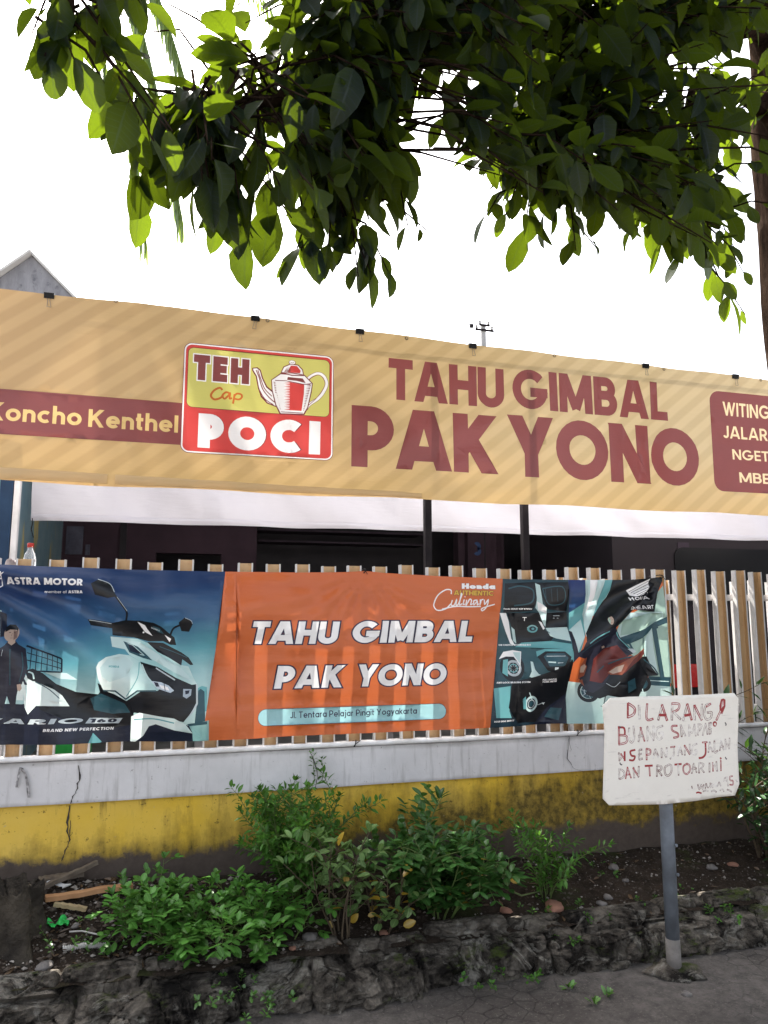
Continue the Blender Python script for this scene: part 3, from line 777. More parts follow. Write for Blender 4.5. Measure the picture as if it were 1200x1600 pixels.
# things low behind the fence, seen between the bars
M['grey_board'] = std_mat('grey_boards', (0.24, 0.23, 0.24), (0.16, 0.155, 0.16), 6, 0.7)
bench = thing('bench', (1, 5.3, .42), 'long grey slatted bench seen through the bars below the orange banner', 'bench')
for k in range(3):
    mb = MB(); mb.box((-1.2, 5.15+.12*k, .80), (2.9, 5.25+.12*k, .825)); mb.build('slat', M['grey_board'], bench)
for x in (-1.1, 0.2, 1.5, 2.8):
    mb = MB(); mb.box((x-.03, 5.17, .42), (x+.03, 5.47, .80)); mb.build('leg', M['grey_board'], bench)
M['green_crate'] = std_mat('green_plastic', (0.02, 0.25, 0.05), (0.02, 0.2, 0.04), 9, 0.4, 0)
def crate(px, py, label, name, mat):
    p = at_y(px, py, 5.0); mb = MB(); w_ = .05
    x, z = p.x, .42
    for zz in (0, .12, .24): mb.box((x-.12, 4.87, z+.012+zz), (x+.12, 5.1, z+.10+zz))
    for dx in (-.115, .115): mb.box((x+dx-.012, 4.865, z), (x+dx+.012, 5.105, z+.36))
    return tag(mb.build(name, mat, None, origin=(x, 5, z)), label, 'crate')
crate(106, 1165, 'green plastic crate seen between the bars under the scooter picture', 'crate', M['green_crate'])
# van parked inside at the right
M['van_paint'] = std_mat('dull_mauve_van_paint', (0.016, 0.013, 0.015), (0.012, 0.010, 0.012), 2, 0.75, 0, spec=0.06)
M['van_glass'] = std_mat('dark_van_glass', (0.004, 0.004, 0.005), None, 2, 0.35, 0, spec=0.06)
M['red_lens'] = std_mat('red_lens', (0.28, 0.012, 0.012), (0.2, 0.01, 0.01), 20, 0.2, 0)
M['rubber'] = std_mat('rubber', (0.015, 0.015, 0.015), None, 9, 0.8)
van = thing('parked_van', (5.0, 6.2, .42), 'dark mauve van with black rounded windows parked behind the right fence', 'van')
def rbox_xz(mb, loop, y0, y1, m=0):
    n = len(loop); mb.add([(x, y0, z) for x, z in loop]+[(x, y1, z) for x, z in loop], [tuple(range(n-1, -1, -1)) if False else tuple(range(n)), tuple(range(2*n-1, n-1, -1))]+[(i, i+n, (i+1) % n+n, (i+1) % n) for i in range(n)], m)
VY = 5.7
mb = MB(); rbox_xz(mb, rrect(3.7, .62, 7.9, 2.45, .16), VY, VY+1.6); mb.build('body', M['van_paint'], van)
a = at_y(1052, 855, VY)
wn = MB(); rbox_xz(wn, rrect(a.x, 1.62, a.x+1.25, a.z, .09), VY-.012, VY-.003); wo = wn.build('window', M['van_glass'], van)
wn = MB(); rbox_xz(wn, rrect(a.x+1.33, 1.62, a.x+2.6, a.z, .09), VY-.012, VY-.003); wn.build('window', M['van_glass'], van)
pv = at_y(1067, 851, VY); mb = MB(); mb.box((pv.x-.06, VY-.008, pv.z-.035), (pv.x+.06, VY-.003, pv.z+.02)); mb.build('vent', M['mauve_dark'], van)
for x in (4.5, 7.1):
    mb = MB(); mb.lathe((0, 0, 0), [(.02, -.09), (.30, -.09), (.33, -.05), (.33, .05), (.30, .09), (.02, .09)], 24)
    mb.v = [(x+p[0], VY+.10+p[2], .75+p[1]) for p in mb.v]; tw = mb.build('wheel', M['rubber'], van, smooth=True)
rl = at_y(1055, 1056, VY)
mb = MB(); rbox_xz(mb, rrect(rl.x-.10, rl.z-.10, rl.x+.27, rl.z+.10, .03), VY-.02, VY-.002); mb.build('tail_light', M['red_lens'], van)

# ---- neighbour's gable, utility pole, cable
M['gable'] = None
def gable_mat():
    m, t, out = new_mat('weathered_gable'); p = geo_pos(t)
    n = noise_n(t, 1, scalev(t, p, (5, 5, 1.2)), 6, 0.7); n2 = noise_n(t, 5, p, 6, 0.7)
    col = mix(t, ramp(t, n, [(0.35, 0.0), (0.65, 1.0)]), (0.26, 0.26, 0.28), (0.15, 0.15, 0.17))
    col = mix(t, ramp(t, n2, [(0.55, 0.0), (0.65, 0.8)]), col, (0.07, 0.07, 0.085))
    b = nd(t, 'ShaderNodeBsdfPrincipled', inp={'Base Color': col, 'Roughness': 0.85}); t.links.new(b.outputs[0], out.inputs[0]); return m
M['gable'] = gable_mat()
M['pale_roof'] = std_mat('pale_roof_sheet', (0.55, 0.54, 0.53), (0.42, 0.41, 0.40), 2, 0.7)
nb = thing('neighbour_house', (-3.2, 14, 0), 'weathered grey gable of a taller house above the left end of the banner', 'house')
pk = at_y(50, 400, 13); rr_ = at_y(105, 456, 13)
sl_ = (pk.z-rr_.z)/(rr_.x-pk.x); ez = 5.2; hx = (pk.z-ez)/sl_
mb = MB(); L_ = [(pk.x-hx, 0), (pk.x+hx, 0), (pk.x+hx, ez), (pk.x, pk.z), (pk.x-hx, ez)]
rbox_xz(mb, L_, 13, 19); mb.build('wall', M['gable'], nb)
for s in (-1, 1):
    mb = MB(); e = 0.3
    def rp(k, y, dz): return (pk.x+s*k*hx, y, pk.z-(pk.z-ez)*k+dz)
    ov = 0.05 if s > 0 else 0.16
    mb.add([rp(0, 13-ov, .01), rp(1.15, 13-ov, .01), rp(1.15, 19.3, .01), rp(0, 19.3, .01), rp(0, 13-ov, .06), rp(1.15, 13-ov, .06), rp(1.15, 19.3, .06), rp(0, 19.3, .06)],
           [(3,2,1,0),(4,5,6,7),(0,1,5,4),(1,2,6,5),(2,3,7,6),(3,0,4,7)])
    mb.build('roof', M['pale_roof'], nb)
M['pole_grey'] = std_mat('grey_pole', (0.30, 0.30, 0.30), (0.22, 0.22, 0.22), 2, 0.7)
up_ = thing('utility_pole', (10.94, 25, -.12), 'distant utility pole with insulators just above the banner edge', 'pole')
pt = at_y(755, 508, 25)
mb = MB(); mb.tube([(pt.x, 25, -.12), (pt.x, 25, pt.z)], [.16, .10], 10); mb.build('shaft', M['pole_grey'], up_)
for dz, hl in ((-.25, .38), (-.05, .22)):
    mb = MB(); mb.box((pt.x-hl, 24.86, pt.z+dz-.04), (pt.x+hl, 24.899, pt.z+dz+.04)); c_ = mb.build('crossarm', M['dark_steel'], up_)
    for dx in (-hl*.85, hl*.8):
        mb = MB(); mb.lathe((pt.x+dx, 24.88, pt.z+dz+.045), [(.02, 0), (.06, .02), (.03, .06), (.06, .09), (.03, .14), (.0, .15)], 8)
        mb.build('insulator', M['pole_grey'], up_)
mb = MB(); mb.box((pt.x-.62, 24.8, pt.z-.22), (pt.x-.48, 24.9, pt.z-.08)); mb.build('bracket', M['dark_steel'], up_)
q = at_y(560, 415, 16); mb = MB()
mb.tube([(pt.x-.3, 24.88, pt.z-.05)]+[Vector((pt.x-.3, 24.88, pt.z-.05)).lerp(q, s)-Vector((0, 0, .5*math.sin(math.pi*s))) for s in (.2, .4, .6, .8)]+[q]+[q+Vector((-6, -3, 1.5))], .012, 5)
tag(mb.build('power_cable', M['dark_steel']), 'thin cable slanting up from the distant pole into the leaves', 'cable')

# ================================================================ BANNERS
# ---- big mustard banner -------------------------------------------------
TY = 4.2
def T_(px, py): p = at_y(px, py, TY); return (p.x, p.z)
def r3(pts): return [T_(x/2, 380+y/2) for x, y in pts]
def r4(pts): return [T_(600+x/2, 480+y/2) for x, y in pts]
def r5(pts): return [T_(270+x*.225, 510+y*.225) for x, y in pts]
def stripes(t):
    p = geo_pos(t); s = t.nodes.new('ShaderNodeSeparateXYZ'); t.links.new(p, s.inputs[0])
    d = math_n(t, 'SUBTRACT', math_n(t, 'MULTIPLY', s.outputs['X'], 0.80), s.outputs['Z'])
    f = math_n(t, 'FRACT', math_n(t, 'MULTIPLY', d, 7.2))
    st = ramp(t, f, [(0.0, 0.0), (0.14, 1.0), (0.5, 1.0), (0.64, 0.0)])
    g = ramp(t, math_n(t, 'MULTIPLY', math_n(t, 'ADD', s.outputs['X'], 1.0), 0.2), [(0.0, (0.54, 0.352, 0.17)), (0.45, (0.61, 0.432, 0.22)), (0.8, (0.68, 0.53, 0.31))])
    low = ramp(t, math_n(t, 'SUBTRACT', s.outputs['Z'], 2.2), [(0.0, 1.0), (0.45, 0.0)])
    g = mix(t, math_n(t, 'MULTIPLY', low, 0.6), g, (0.70, 0.45, 0.17))  # warm glow of light from behind, painted into the lower cloth colour
    g2 = mix(t, 1.0, g, (0.87, 0.85, 0.82), 'MULTIPLY')
    n = noise_n(t, 2.0, p, 3)
    c = mix(t, st, g, g2)
    return mix(t, math_n(t, 'MULTIPLY', n, 0.25), c, g)
TM = {
 'base': cloth_mat('mustard_tarpaulin', (0, 0, 0), 0.045, colnode=stripes),
 'maroon': cloth_mat('maroon_ink', (0.22, 0.060, 0.058), 0.07),
 'gold': cloth_mat('gold_ink', (0.60, 0.42, 0.17), 0.12),
 'cream': cloth_mat('cream_ink', (0.66, 0.52, 0.32), 0.12),
 'white': cloth_mat('white_ink', (0.72, 0.69, 0.69), 0.12),
 'red': cloth_mat('red_ink', (0.50, 0.055, 0.05), 0.12),
 'lime': cloth_mat('lime_ink', (0.50, 0.46, 0.13), 0.12),
 'brown': cloth_mat('brown_ink', (0.35, 0.09, 0.02), 0.25),
 'dark': cloth_mat('dark_red_ink', (0.13, 0.025, 0.03), 0.2),
}
def t_edge(x):
    """sagging top edge"""
    return lerp_tab([(-2, 3.262), (-.96, 3.254), (0.04, 3.260), (.6, 3.247), (1.19, 3.239), (1.7, 3.226), (2.5, 3.219), (3.8, 3.202), (5, 3.185)], x)-0.005*math.sin((x+.96)*4.1)**2
def t_y(x, z):
    k = max(0, min(1, (3.25-z)/1.05))
    y = TY+0.010*FB(x*1.1, z*1.4, 4, 3)+0.004*N(x*2.2+z*2.2, z*5-x*3, 8)
    y += 0.0035*FB(x*5, z*7, 1, 3)
    for fx in (-.55, -.1, .35, .62, 1.02, 1.43, 1.84, 2.25, 2.66, 3.07, 3.48, 3.9):      # fold creases
        y -= 0.0035*math.exp(-((x-fx)/.007)**2)
    y -= 0.012*math.exp(-((z-2.24)/.03)**2)*max(0, min(1, (1.9-x)/1.2))        # turned hem bulges out
    y += 0.010*k*math.sin(x*2.1+.5)
    # drag folds low down, running up to the right
    y += 0.006*math.sin((z*1.0-x*0.35)*26+2*N(x, z))*math.exp(-((x-1.6)/.9)**2)*k**2
    return y
X0, X1 = -1.3, 4.72
outline = [(X0, 2.207)]+[(X0+(X1-X0)*i/60, 2.205+0.005*math.sin(i*.55)) for i in range(1, 60)]+[(X1, 2.21)]
outline += [(X1-(X1-X0)*i/120, t_edge(X1-(X1-X0)*i/120)) for i in range(0, 121)]
L = []
m0 = T_(288, 630); m1 = T_(288, 695)
L.append(('maroon', [[[(X0-.1, m1[1]-.004), (m0[0]+.02, m1[1]), (m0[0]+.02, m0[1]), (X0-.1, m0[1]+.004)]]]))
k0 = T_(137.5, 380+572/2); k1 = T_(278, 380+582/2)
L.append(('gold', text_groups('Kenthel', k0[0], k0[1]-.002, .098, .19, 0, k1[0], .09)))
o0 = T_(8, 657); o1 = T_(127, 664.5); W_ = o1[0]-o0[0]
L.append(('gold', text_groups('Koncho', o0[0]-W_*0.235, o1[1]-.002, .098, .19, 0, o1[0], .09)))
# logo plate
lo = T_(289, 534); hi = T_(519.5, 719); lz = T_(289, 706)
lx0, lx1, lz0, lz1 = lo[0], hi[0], (hi[1]+lz[1])/2, (lo[1]+T_(519, 558)[1])/2
L.append(('dark', [[rrect(lx0-.003, lz0-.003, lx1+.003, lz1+.003, .045)]]))
L.append(('white', [[rrect(lx0, lz0, lx1, lz1, .043)]]))
L.append(('red', [[rrect(lx0+.008, lz0+.008, lx1-.008, lz1-.008, .036)]]))
gz = (r5([(115, 555)])[0][1]+r5([(1085, 628)])[0][1])/2
L.append(('dark', [[rrect(lx0+.020, gz-.003, lx1-.020, lz1-.023, .033)]]))
L.append(('lime', [[rrect(lx0+.023, gz, lx1-.023, lz1-.026, .03)]]))
def tx(s, a, b, cap, ink, wt, ol=0, olink=None, gap=.1, sl=0, conv=r5):
    p0, p1 = conv([a])[0], conv([b])[0]
    z = (p0[1]+p1[1])/2; h = cap
    if olink: L.append((olink, text_groups(s, p0[0], z, h, wt, sl, p1[0], gap, ol)))
    L.append((ink, text_groups(s, p0[0], z, h, wt, sl, p1[0], gap)))
ch = r5([(180, 195)])[0][1]-r5([(180, 370)])[0][1]
tx('TEH', (142, 366), (530, 400), ch, 'maroon', .30, .045, 'white', .13)
cp = r5([(180, 600)])[0][1]-r5([(180, 838)])[0][1]
tx('POCI', (172, 838), (1024, 888), cp, 'dark', .27, .022, None, .12)
L.append(('white', text_groups('POCI', r5([(172, 838)])[0][0], (r5([(172, 838)])[0][1]+r5([(1024, 888)])[0][1])/2, cp, .31, 0, r5([(1024, 888)])[0][0], .12)))
def scribble(ink, pts, h, conv=r5, n=6):
    L.append((ink, [[l for l in stroke_loops(smooth_line(conv(pts), n), h)]]))
scribble('brown', [(345, 440), (325, 425), (285, 445), (265, 480), (290, 505), (330, 495), (350, 475)], .006)
scribble('brown', [(395, 462), (370, 455), (345, 478), (360, 500), (385, 480), (398, 462), (395, 498), (412, 495)], .0055)
scribble('brown', [(430, 468), (425, 500), (418, 535)], .0055)
scribble('brown', [(425, 485), (445, 465), (475, 470), (480, 490), (460, 505), (428, 500)], .0055)
# teapot
def poly(ink, pts, conv=r5): L.append((ink, [[conv(pts)]]))
def line(ink, pts, h, conv=r5, sm=True):
    q = conv(pts); L.append((ink, [[l for l in stroke_loops(smooth_line(q, 5) if sm else q, h)]]))
sp_out = [(560, 290), (585, 288), (605, 305), (620, 360), (650, 420), (705, 465), (720, 550), (660, 525), (620, 480), (600, 420), (585, 340), (560, 300)]
poly('dark', [(552, 284), (590, 280), (612, 300), (628, 356), (656, 412), (712, 458), (728, 560), (655, 533), (612, 487), (592, 424), (577, 345), (552, 304)])
poly('white', sp_out)
line('maroon', [(580, 300), (600, 350), (625, 430), (670, 490), (718, 530)], .0032)
line('maroon', [(592, 300), (612, 360), (640, 430), (690, 482)], .0028)
line('maroon', [(604, 440), (640, 500), (700, 540)], .0026)
hd = [(930, 375), (960, 345), (1010, 325), (1050, 345), (1070, 395), (1050, 450), (1010, 500), (950, 540), (925, 575)]
line('dark', hd, .0105); line('white', hd, .0082); line('maroon', [(940, 372), (975, 345), (1015, 335), (1045, 358), (1058, 400), (1035, 450), (990, 505), (945, 545)], .0018)
body = [(690, 370), (750, 330), (915, 340), (968, 395), (960, 450), (935, 560), (908, 605), (752, 600), (720, 540), (695, 440)]
poly('dark', [(684, 368), (748, 322), (918, 333), (974, 392), (966, 455), (941, 566), (915, 614), (745, 608), (714, 545), (689, 445)])
poly('white', body)
poly('red', [(815, 385), (915, 402), (912, 470), (895, 585), (812, 580)])
for i in range(17):                         # engraved shading teeth
    y = 385+i*11.5; poly('red', [(772+8*(i % 2), y+5), (818, y), (818, y+10)])
    poly('maroon', [(700+i*3.0*(1 if i > 6 else .6), y-4), (718+i*1.6, y), (704+i*3.0*(1 if i > 6 else .6), y+4)])
    poly('maroon', [(966-i*3.2, y+6), (930-i*1.6, y+10), (962-i*3.2, y+14)])
poly('maroon', [(800, 348), (905, 358), (925, 390), (860, 375), (795, 368)])
line('dark', [(712, 372), (790, 375), (905, 398), (955, 400)], .0025, sm=False)
line('dark', [(752, 590), (905, 600)], .0022, sm=False)
lid = [(757, 315), (775, 280), (820, 262), (870, 268), (900, 300), (906, 335), (830, 335)]
poly('dark', [(750, 320), (769, 276), (818, 255), (873, 262), (906, 296), (914, 342), (830, 342)])
poly('white', lid); poly('red', [(820, 270), (865, 272), (890, 305), (885, 322), (800, 315)])
line('maroon', [(757, 318), (830, 322), (905, 333)], .003, sm=False)
for i in range(6): poly('maroon', [(775+i*7, 312), (800+i*6, 275), (781+i*7, 313)])
L.append(('dark', [[ell(*r5([(831, 248)])[0], .0215, .0145)]])); L.append(('white', [[ell(*r5([(831, 247)])[0], .0185, .0115)]]))
line('dark', [(820, 247), (832, 252), (843, 247)], .0014)
# big lettering
def big(s, a, b, captop, wt, gap, ink='maroon'):
    p0, p1, p2 = T_(*a), T_(*b), T_(*captop)
    L.append((ink, text_groups(s, p0[0], (p0[1]+p1[1])/2, p2[1]-p0[1], wt, 0, p1[0], gap)))
big('TAHU', (607, 622), (788, 640), (607, 558), .235, .03)
big('GIMBAL', (801, 638), (1044, 657), (801, 576), .235, .045)
big('PAK', (549, 728), (779, 742), (549, 632), .25, .02)
big('YONO', (794, 746), (1095, 759), (794, 650), .25, .035)
b0 = T_(1107, 609); b1 = T_(1113, 766)
L.append(('maroon', [[rrect(b0[0]+.004, b1[1]-.002, X1-.12, b0[1]-.004, .075)]]))
for s, a, b, capy in (('WITING', (1130, 649), (1204, 655), 628), ('JALAR', (1131, 683), (1201, 690), 664), ('NGET', (1146, 717), (1203, 722), 701), ('MBE', (1157, 753), (1205, 757), 737)):
    p0, p1 = T_(*a), T_(*b); c_ = T_(a[0], capy)[1]-p0[1]
    L.append(('cream', text_groups(s, p0[0], (p0[1]+p1[1])/2, c_, .17, 0, p1[0]-.005, .1)))
bn = thing('long_banner', (1.7, TY, 2.2), 'long mustard striped banner with maroon lettering and a red teapot logo', 'banner')
printed_sheet('printed_cloth', outline, L, TM, t_y, .032, bn)
# turned-up hem along the lower left
mb = MB(); n = 70
M['hem'] = cloth_mat('hem_tarpaulin', (0.70, 0.50, 0.27), 0.4)
for i in range(n+1):
    x = X0+(1.42-X0)*i/n; wd = .062*(1-.55*i/n)+.003*N(x*6, 2)
    y = t_y(x, 2.215)
    mb.v += [(x, y-.002, 2.214+.002*N(x*5, 1)), (x, y-.016, 2.208+.012), (x, y-.010-.004*N(x*4, 7), 2.212+wd), (x, y-.004, 2.214+wd+.003)]
for i in range(n):
    if abs(i-24) < 1: continue
    for k in range(3): mb.f.append((4*i+k, 4*i+4+k, 4*i+5+k, 4*i+1+k)); mb.m.append(0)
mb.build('hem', M['hem'], bn, smooth=True)
M['brass'] = std_mat('dull_eyelet', (0.30, 0.24, 0.16), (0.18, 0.14, 0.1), 90, 0.4, 0, metal=0.8)
for px, py in ((181, 471), (418, 501), (635, 529), (866, 556), (1037, 577), (1188, 594)):
    x, z = T_(px, py); mb = MB(); y = t_y(x, z)-.004
    for a in range(14):
        for rr, yy in ((.0055, 0), (.0085, -.003), (.0115, 0)):
            mb.v.append((x+rr*math.cos(a*math.pi/7), y+yy, z+rr*math.sin(a*math.pi/7)))
    for a in range(14):
        for k in range(2): mb.f.append((a*3+k, a*3+k+1, ((a+1) % 14)*3+k+1, ((a+1) % 14)*3+k)); mb.m.append(0)
    mb.build('eyelet', M['brass'], bn, smooth=True)
# binder clips
M['clip_black'] = std_mat('black_clip_steel', (0.012, 0.012, 0.014), None, 30, 0.35, 0)
M['clip_wire'] = std_mat('nickel_wire', (0.35, 0.31, 0.26), (0.25, 0.2, 0.16), 60, 0.3, 0, metal=0.9)
CL = [(77, 'black binder clip on the banner edge just right of the grey gable'),
      (399, 'black binder clip on the banner edge above the right half of the teapot plate'),
      (562, 'black binder clip on the banner edge between the teapot plate and the first maroon word'),
      (738, 'black binder clip on the banner edge right below the distant utility pole'),
      (1008, 'black binder clip on the banner edge above the last letter of the top maroon word'),
      (1148, 'black binder clip on the banner edge above the maroon menu box')]
for px, lab in CL:
    x = at_y(px, 520, TY).x
    for _ in range(4):
        z = t_edge(x); q = proj((x, TY, z)); x += (px-q[0])*0.0037
    z = t_edge(x); y = t_y(x, z)
    c = thing('binder_clip', (x, y, z), lab, 'clip', 'binder clips along the banner edge')
    mb = MB(); h = .026
    mb.add([(x-h, y-.004, z-.024), (x+h, y-.004, z-.024), (x+h, y+.006, z-.024), (x-h, y+.006, z-.024), (x-h, y-.012, z+.006), (x+h, y-.012, z+.006), (x+h, y+.016, z+.006), (x-h, y+.016, z+.006)],
           [(3,2,1,0),(4,5,6,7),(0,1,5,4),(1,2,6,5),(2,3,7,6),(3,0,4,7)]); mb.build('body', M['clip_black'], c)
    mb = MB(); tl = random.Random(px).uniform(-.006, .006)
    mb.tube([(x-.012, y-.006, z-.024), (x-.005, y-.010, z-.034), (x-.009+tl, y-.012, z-.066), (x-.011+tl, y-.012, z-.076), (x+.011+tl, y-.012, z-.076), (x+.009+tl, y-.012, z-.066), (x+.005, y-.010, z-.034), (x+.012, y-.006, z-.024)], .0017, 6)
    mb.build('wire_handle', M['clip_wire'], c, smooth=True)

# ---- white cloth hung from the porch roof ---------------------------------
M['white_cloth'] = cloth_mat('white_tarpaulin', (0.40, 0.385, 0.42), 0.03, vary=.03)
WY = 5.0
def wc_y(x, z):
    k = (2.72-z)/.62
    return WY+.03*FB(x*1.3, z*1.2, 9, 3)*k+.022*math.sin((x*1.0+z*1.4)*7+2.5*N(x*.9, z))*k+.010*N((x+z*.8)*6, z*3, 5)*k+.006*N((x+z)*13, z*5, 1)*k-.004*math.exp(-((x*1.02) % .62-.3)**2/.0001)
mb = MB(); nx, nz = 260, 22; xa, xb2 = -.878, 5.6
for i in range(nx+1):
    x = xa+(xb2-xa)*i/nx; zb = 2.100+.014*(x+.88)/3+.004*N(x*2, 3)
    for k in range(nz+1):
        z = 2.735+(zb-2.735)*k/nz; mb.v.append((x, wc_y(x, z), z))
for i in range(nx):
    for k in range(nz): mb.f.append((i*(nz+1)+k+1, (i+1)*(nz+1)+k+1, (i+1)*(nz+1)+k, i*(nz+1)+k)); mb.m.append(0)
wc = thing('white_cloth', (2, WY, 2.1), 'plain white cloth hanging from the porch roof behind the mustard banner', 'cloth')
mb.build('sheet', M['white_cloth'], wc, smooth=True)
mb = MB()
for i in range(nx+1):
    x = xa+(xb2-xa)*i/nx; zb = 2.100+.014*(x+.88)/3+.004*N(x*2, 3)
    for z, dy in ((zb-.001, -.004), (zb+.02, -.009), (zb+.036, -.006), (zb+.039, -.001)): mb.v.append((x, wc_y(x, z)+dy, z))
for i in range(nx):
    for k in range(3): mb.f.append((i*4+k, (i+1)*4+k, (i+1)*4+k+1, i*4+k+1)); mb.m.append(0)
mb.build('hem', M['white_cloth'], wc, smooth=True)
M['string'] = std_mat('black_string', (0.02, 0.018, 0.018), None, 30, 0.8, 0)
mb = MB(); p = at_y(51, 810, WY); mb.tube([p+Vector((0, -.012, 0)), p+Vector((.004, -.015, -.03)), p+Vector((-.002, -.01, -.07)), p+Vector((.012, 0, -.12))], .003, 5)
mb.build('tie_string', M['string'], wc)

# ---- motorcycle banner tied to the fence --------------------------------
BY = 3.803
def B_(px, py): p = at_y(px, py, BY); return (p.x, p.z)
def z1(pts): return [B_(x*.28333, 860+y*.28333) for x, y in pts]
def z2(pts): return [B_(740+x*.26667, 880+y*.26667) for x, y in pts]
def z3(pts): return [B_(340+x*.36667, 870+y*.36667) for x, y in pts]
def grad(stops, noise_amt=0.35, ang=(0.25, 1.0), lo=0.92, span=.83):
    def f(t):
        p = geo_pos(t); s = t.nodes.new('ShaderNodeSeparateXYZ'); t.links.new(p, s.inputs[0])
        v = math_n(t, 'MULTIPLY', math_n(t, 'SUBTRACT', math_n(t, 'ADD', s.outputs['Z'], math_n(t, 'MULTIPLY', s.outputs['X'], ang[0])), lo), 1/span)
        n = noise_n(t, 1, scalev(t, p, (2.2, 1, 5)), 5, 0.6)
        v = math_n(t, 'ADD', v, math_n(t, 'MULTIPLY', math_n(t, 'SUBTRACT', n, 0.5), noise_amt))
        return ramp(t, v, stops)
    return f
sk = grad([(0.0, (0.42, 0.55, 0.52)), (0.30, (0.34, 0.50, 0.50)), (0.48, (0.10, 0.30, 0.36)), (0.68, (0.035, 0.10, 0.21)), (0.9, (0.016, 0.035, 0.10))], .22, (-0.10, 1), .93, .83)
paint = grad([(0.0, (0.62, 0.70, 0.68)), (0.4, (0.30, 0.52, 0.52)), (0.7, (0.66, 0.72, 0.70)), (1.0, (0.40, 0.60, 0.60))], .9, (1.2, 1), .9, .9)
feat = grad([(0.0, (0.012, 0.03, 0.045)), (0.45, (0.03, 0.085, 0.10)), (0.8, (0.02, 0.045, 0.06))], .8, (0.5, 1), 1.9, .9)
gr_floor = grad([(0.0, (0.16, 0.33, 0.33)), (1.0, (0.40, 0.52, 0.50))], .8, (0.1, 1), .9, .4)
blue_f = grad([(0.0, (0.05, 0.22, 0.26)), (0.5, (0.03, 0.10, 0.20)), (1.0, (0.015, 0.03, 0.12))], .4, (0, 1), 1.0, .7)
def orange_f(t):
    p = geo_pos(t); s = t.nodes.new('ShaderNodeSeparateXYZ'); t.links.new(p, s.inputs[0])
    n = noise_n(t, 1, scalev(t, p, (1.5, 1, 16)), 4)
    return mix(t, n, (0.48, 0.103, 0.032), (0.55, 0.142, 0.045))
BM = {
 'orange': cloth_mat('orange_ink', (0, 0, 0), 0.09, colnode=orange_f),
 'sky': cloth_mat('teal_scene_ink', (0, 0, 0), 0.12, colnode=sk),
 'white': cloth_mat('white_print', (0.78, 0.76, 0.76), 0.09),
 'outline': cloth_mat('navy_outline', (0.022, 0.018, 0.05), 0.1),
 'navy': cloth_mat('navy_print', (0.012, 0.016, 0.032), 0.1),
 'black': cloth_mat('black_print', (0.008, 0.009, 0.012), 0.08),
 'paint': cloth_mat('scooter_paint_print', (0, 0, 0), 0.2, colnode=paint),
 'pale': cloth_mat('pale_teal_print', (0.46, 0.60, 0.60), 0.2),
 'teal': cloth_mat('teal_print', (0.12, 0.33, 0.35), 0.15),
 'dteal': cloth_mat('deep_teal_print', (0.025, 0.07, 0.09), 0.1),
 'glass': cloth_mat('headlamp_print', (0.42, 0.48, 0.55), 0.2, vary=.4),
 'feat': cloth_mat('dark_panel_print', (0, 0, 0), 0.1, colnode=feat),
 'floor': cloth_mat('teal_floor_print', (0, 0, 0), 0.15, colnode=gr_floor),
 'blue': cloth_mat('blue_column_print', (0, 0, 0), 0.15, colnode=blue_f),
 'green': cloth_mat('grey_green_print', (0.30, 0.43, 0.37), 0.2),
 'skin': cloth_mat('skin_print', (0.42, 0.31, 0.25), 0.2),
 'skin_dark': cloth_mat('skin_shadow_print', (0.20, 0.13, 0.11), 0.2),
 'jacket': cloth_mat('jacket_print', (0.020, 0.021, 0.034), 0.1, vary=.3),
 'copper': cloth_mat('copper_print', (0.24, 0.065, 0.035), 0.2, vary=.3),
 'copper2': cloth_mat('dark_copper_print', (0.12, 0.025, 0.022), 0.15),
 'pill': cloth_mat('pale_blue_print', (0.30, 0.52, 0.55), 0.17),
 'gold': cloth_mat('gold_print', (0.62, 0.38, 0.05), 0.25),
 'silver': cloth_mat('silver_print', (0.42, 0.47, 0.50), 0.2),
}
L = []
def P(ink, pts, c=None): L.append((ink, [[c(pts)]]))
def S(ink, pts, h, c, sm=True, n=5):
    q = c(pts); L.append((ink, [[l for l in stroke_loops(smooth_line(q, n) if sm else q, h)]]))
def T(ink, s, a, b, c, cap, wt, gap=.1, sl=0, ol=0, olink=None):
    p0, p1 = c([a])[0], c([b])[0]
    z = p0[1]; rise = (p1[1]-p0[1])/max(.01, p1[0]-p0[0])
    if olink: L.append((olink, text_groups(s, p0[0], z, cap, wt, sl, p1[0], gap, ol, 1, rise)))
    L.append((ink, text_groups(s, p0[0], z, cap, wt, sl, p1[0], gap, 0, 1, rise)))
def EL(ink, c, pt, rx, rz): x, z = c([pt])[0]; L.append((ink, [[ell(x, z, rx*3.2, rz*3.2)]]))
def RG(ink, c, pt, r, w_, n=26):
    x, z = c([pt])[0]; L.append((ink, [[l for l in stroke_loops(ring(x, z, r*3.2, r*3.2, n)[1], w_*1.6, True)]]))
# outline of the cloth: sags between its ties
bt = [(-.98, 1.748), (-.6, 1.738), (-.2, 1.730), (.21, 1.727), (.6, 1.728), (.85, 1.734), (.965, 1.742), (1.08, 1.733), (1.4, 1.720), (1.82, 1.710), (2.2, 1.711), (2.55, 1.716), (2.70, 1.728), (2.782, 1.738)]
rb = [(2.787, 1.70), (2.79, 1.5), (2.797, 1.2), (2.80, .935)]
bb = [(2.79, .913), (2.4, .914), (2.0, .917), (1.648, .917), (1.1, .912), (.6, .914), (.158, .912), (-.3, .922), (-.73, .930), (-.98, .934)]
outline = bt+rb+bb
P('sky', [(-400, -100), (1300, -100), (1300, 1300), (-400, 1300)], z1)
P('orange', [(37, 30), (1260, 30), (1260, 900), (-78, 900), (-68, 772), (-10, 400)], z3)
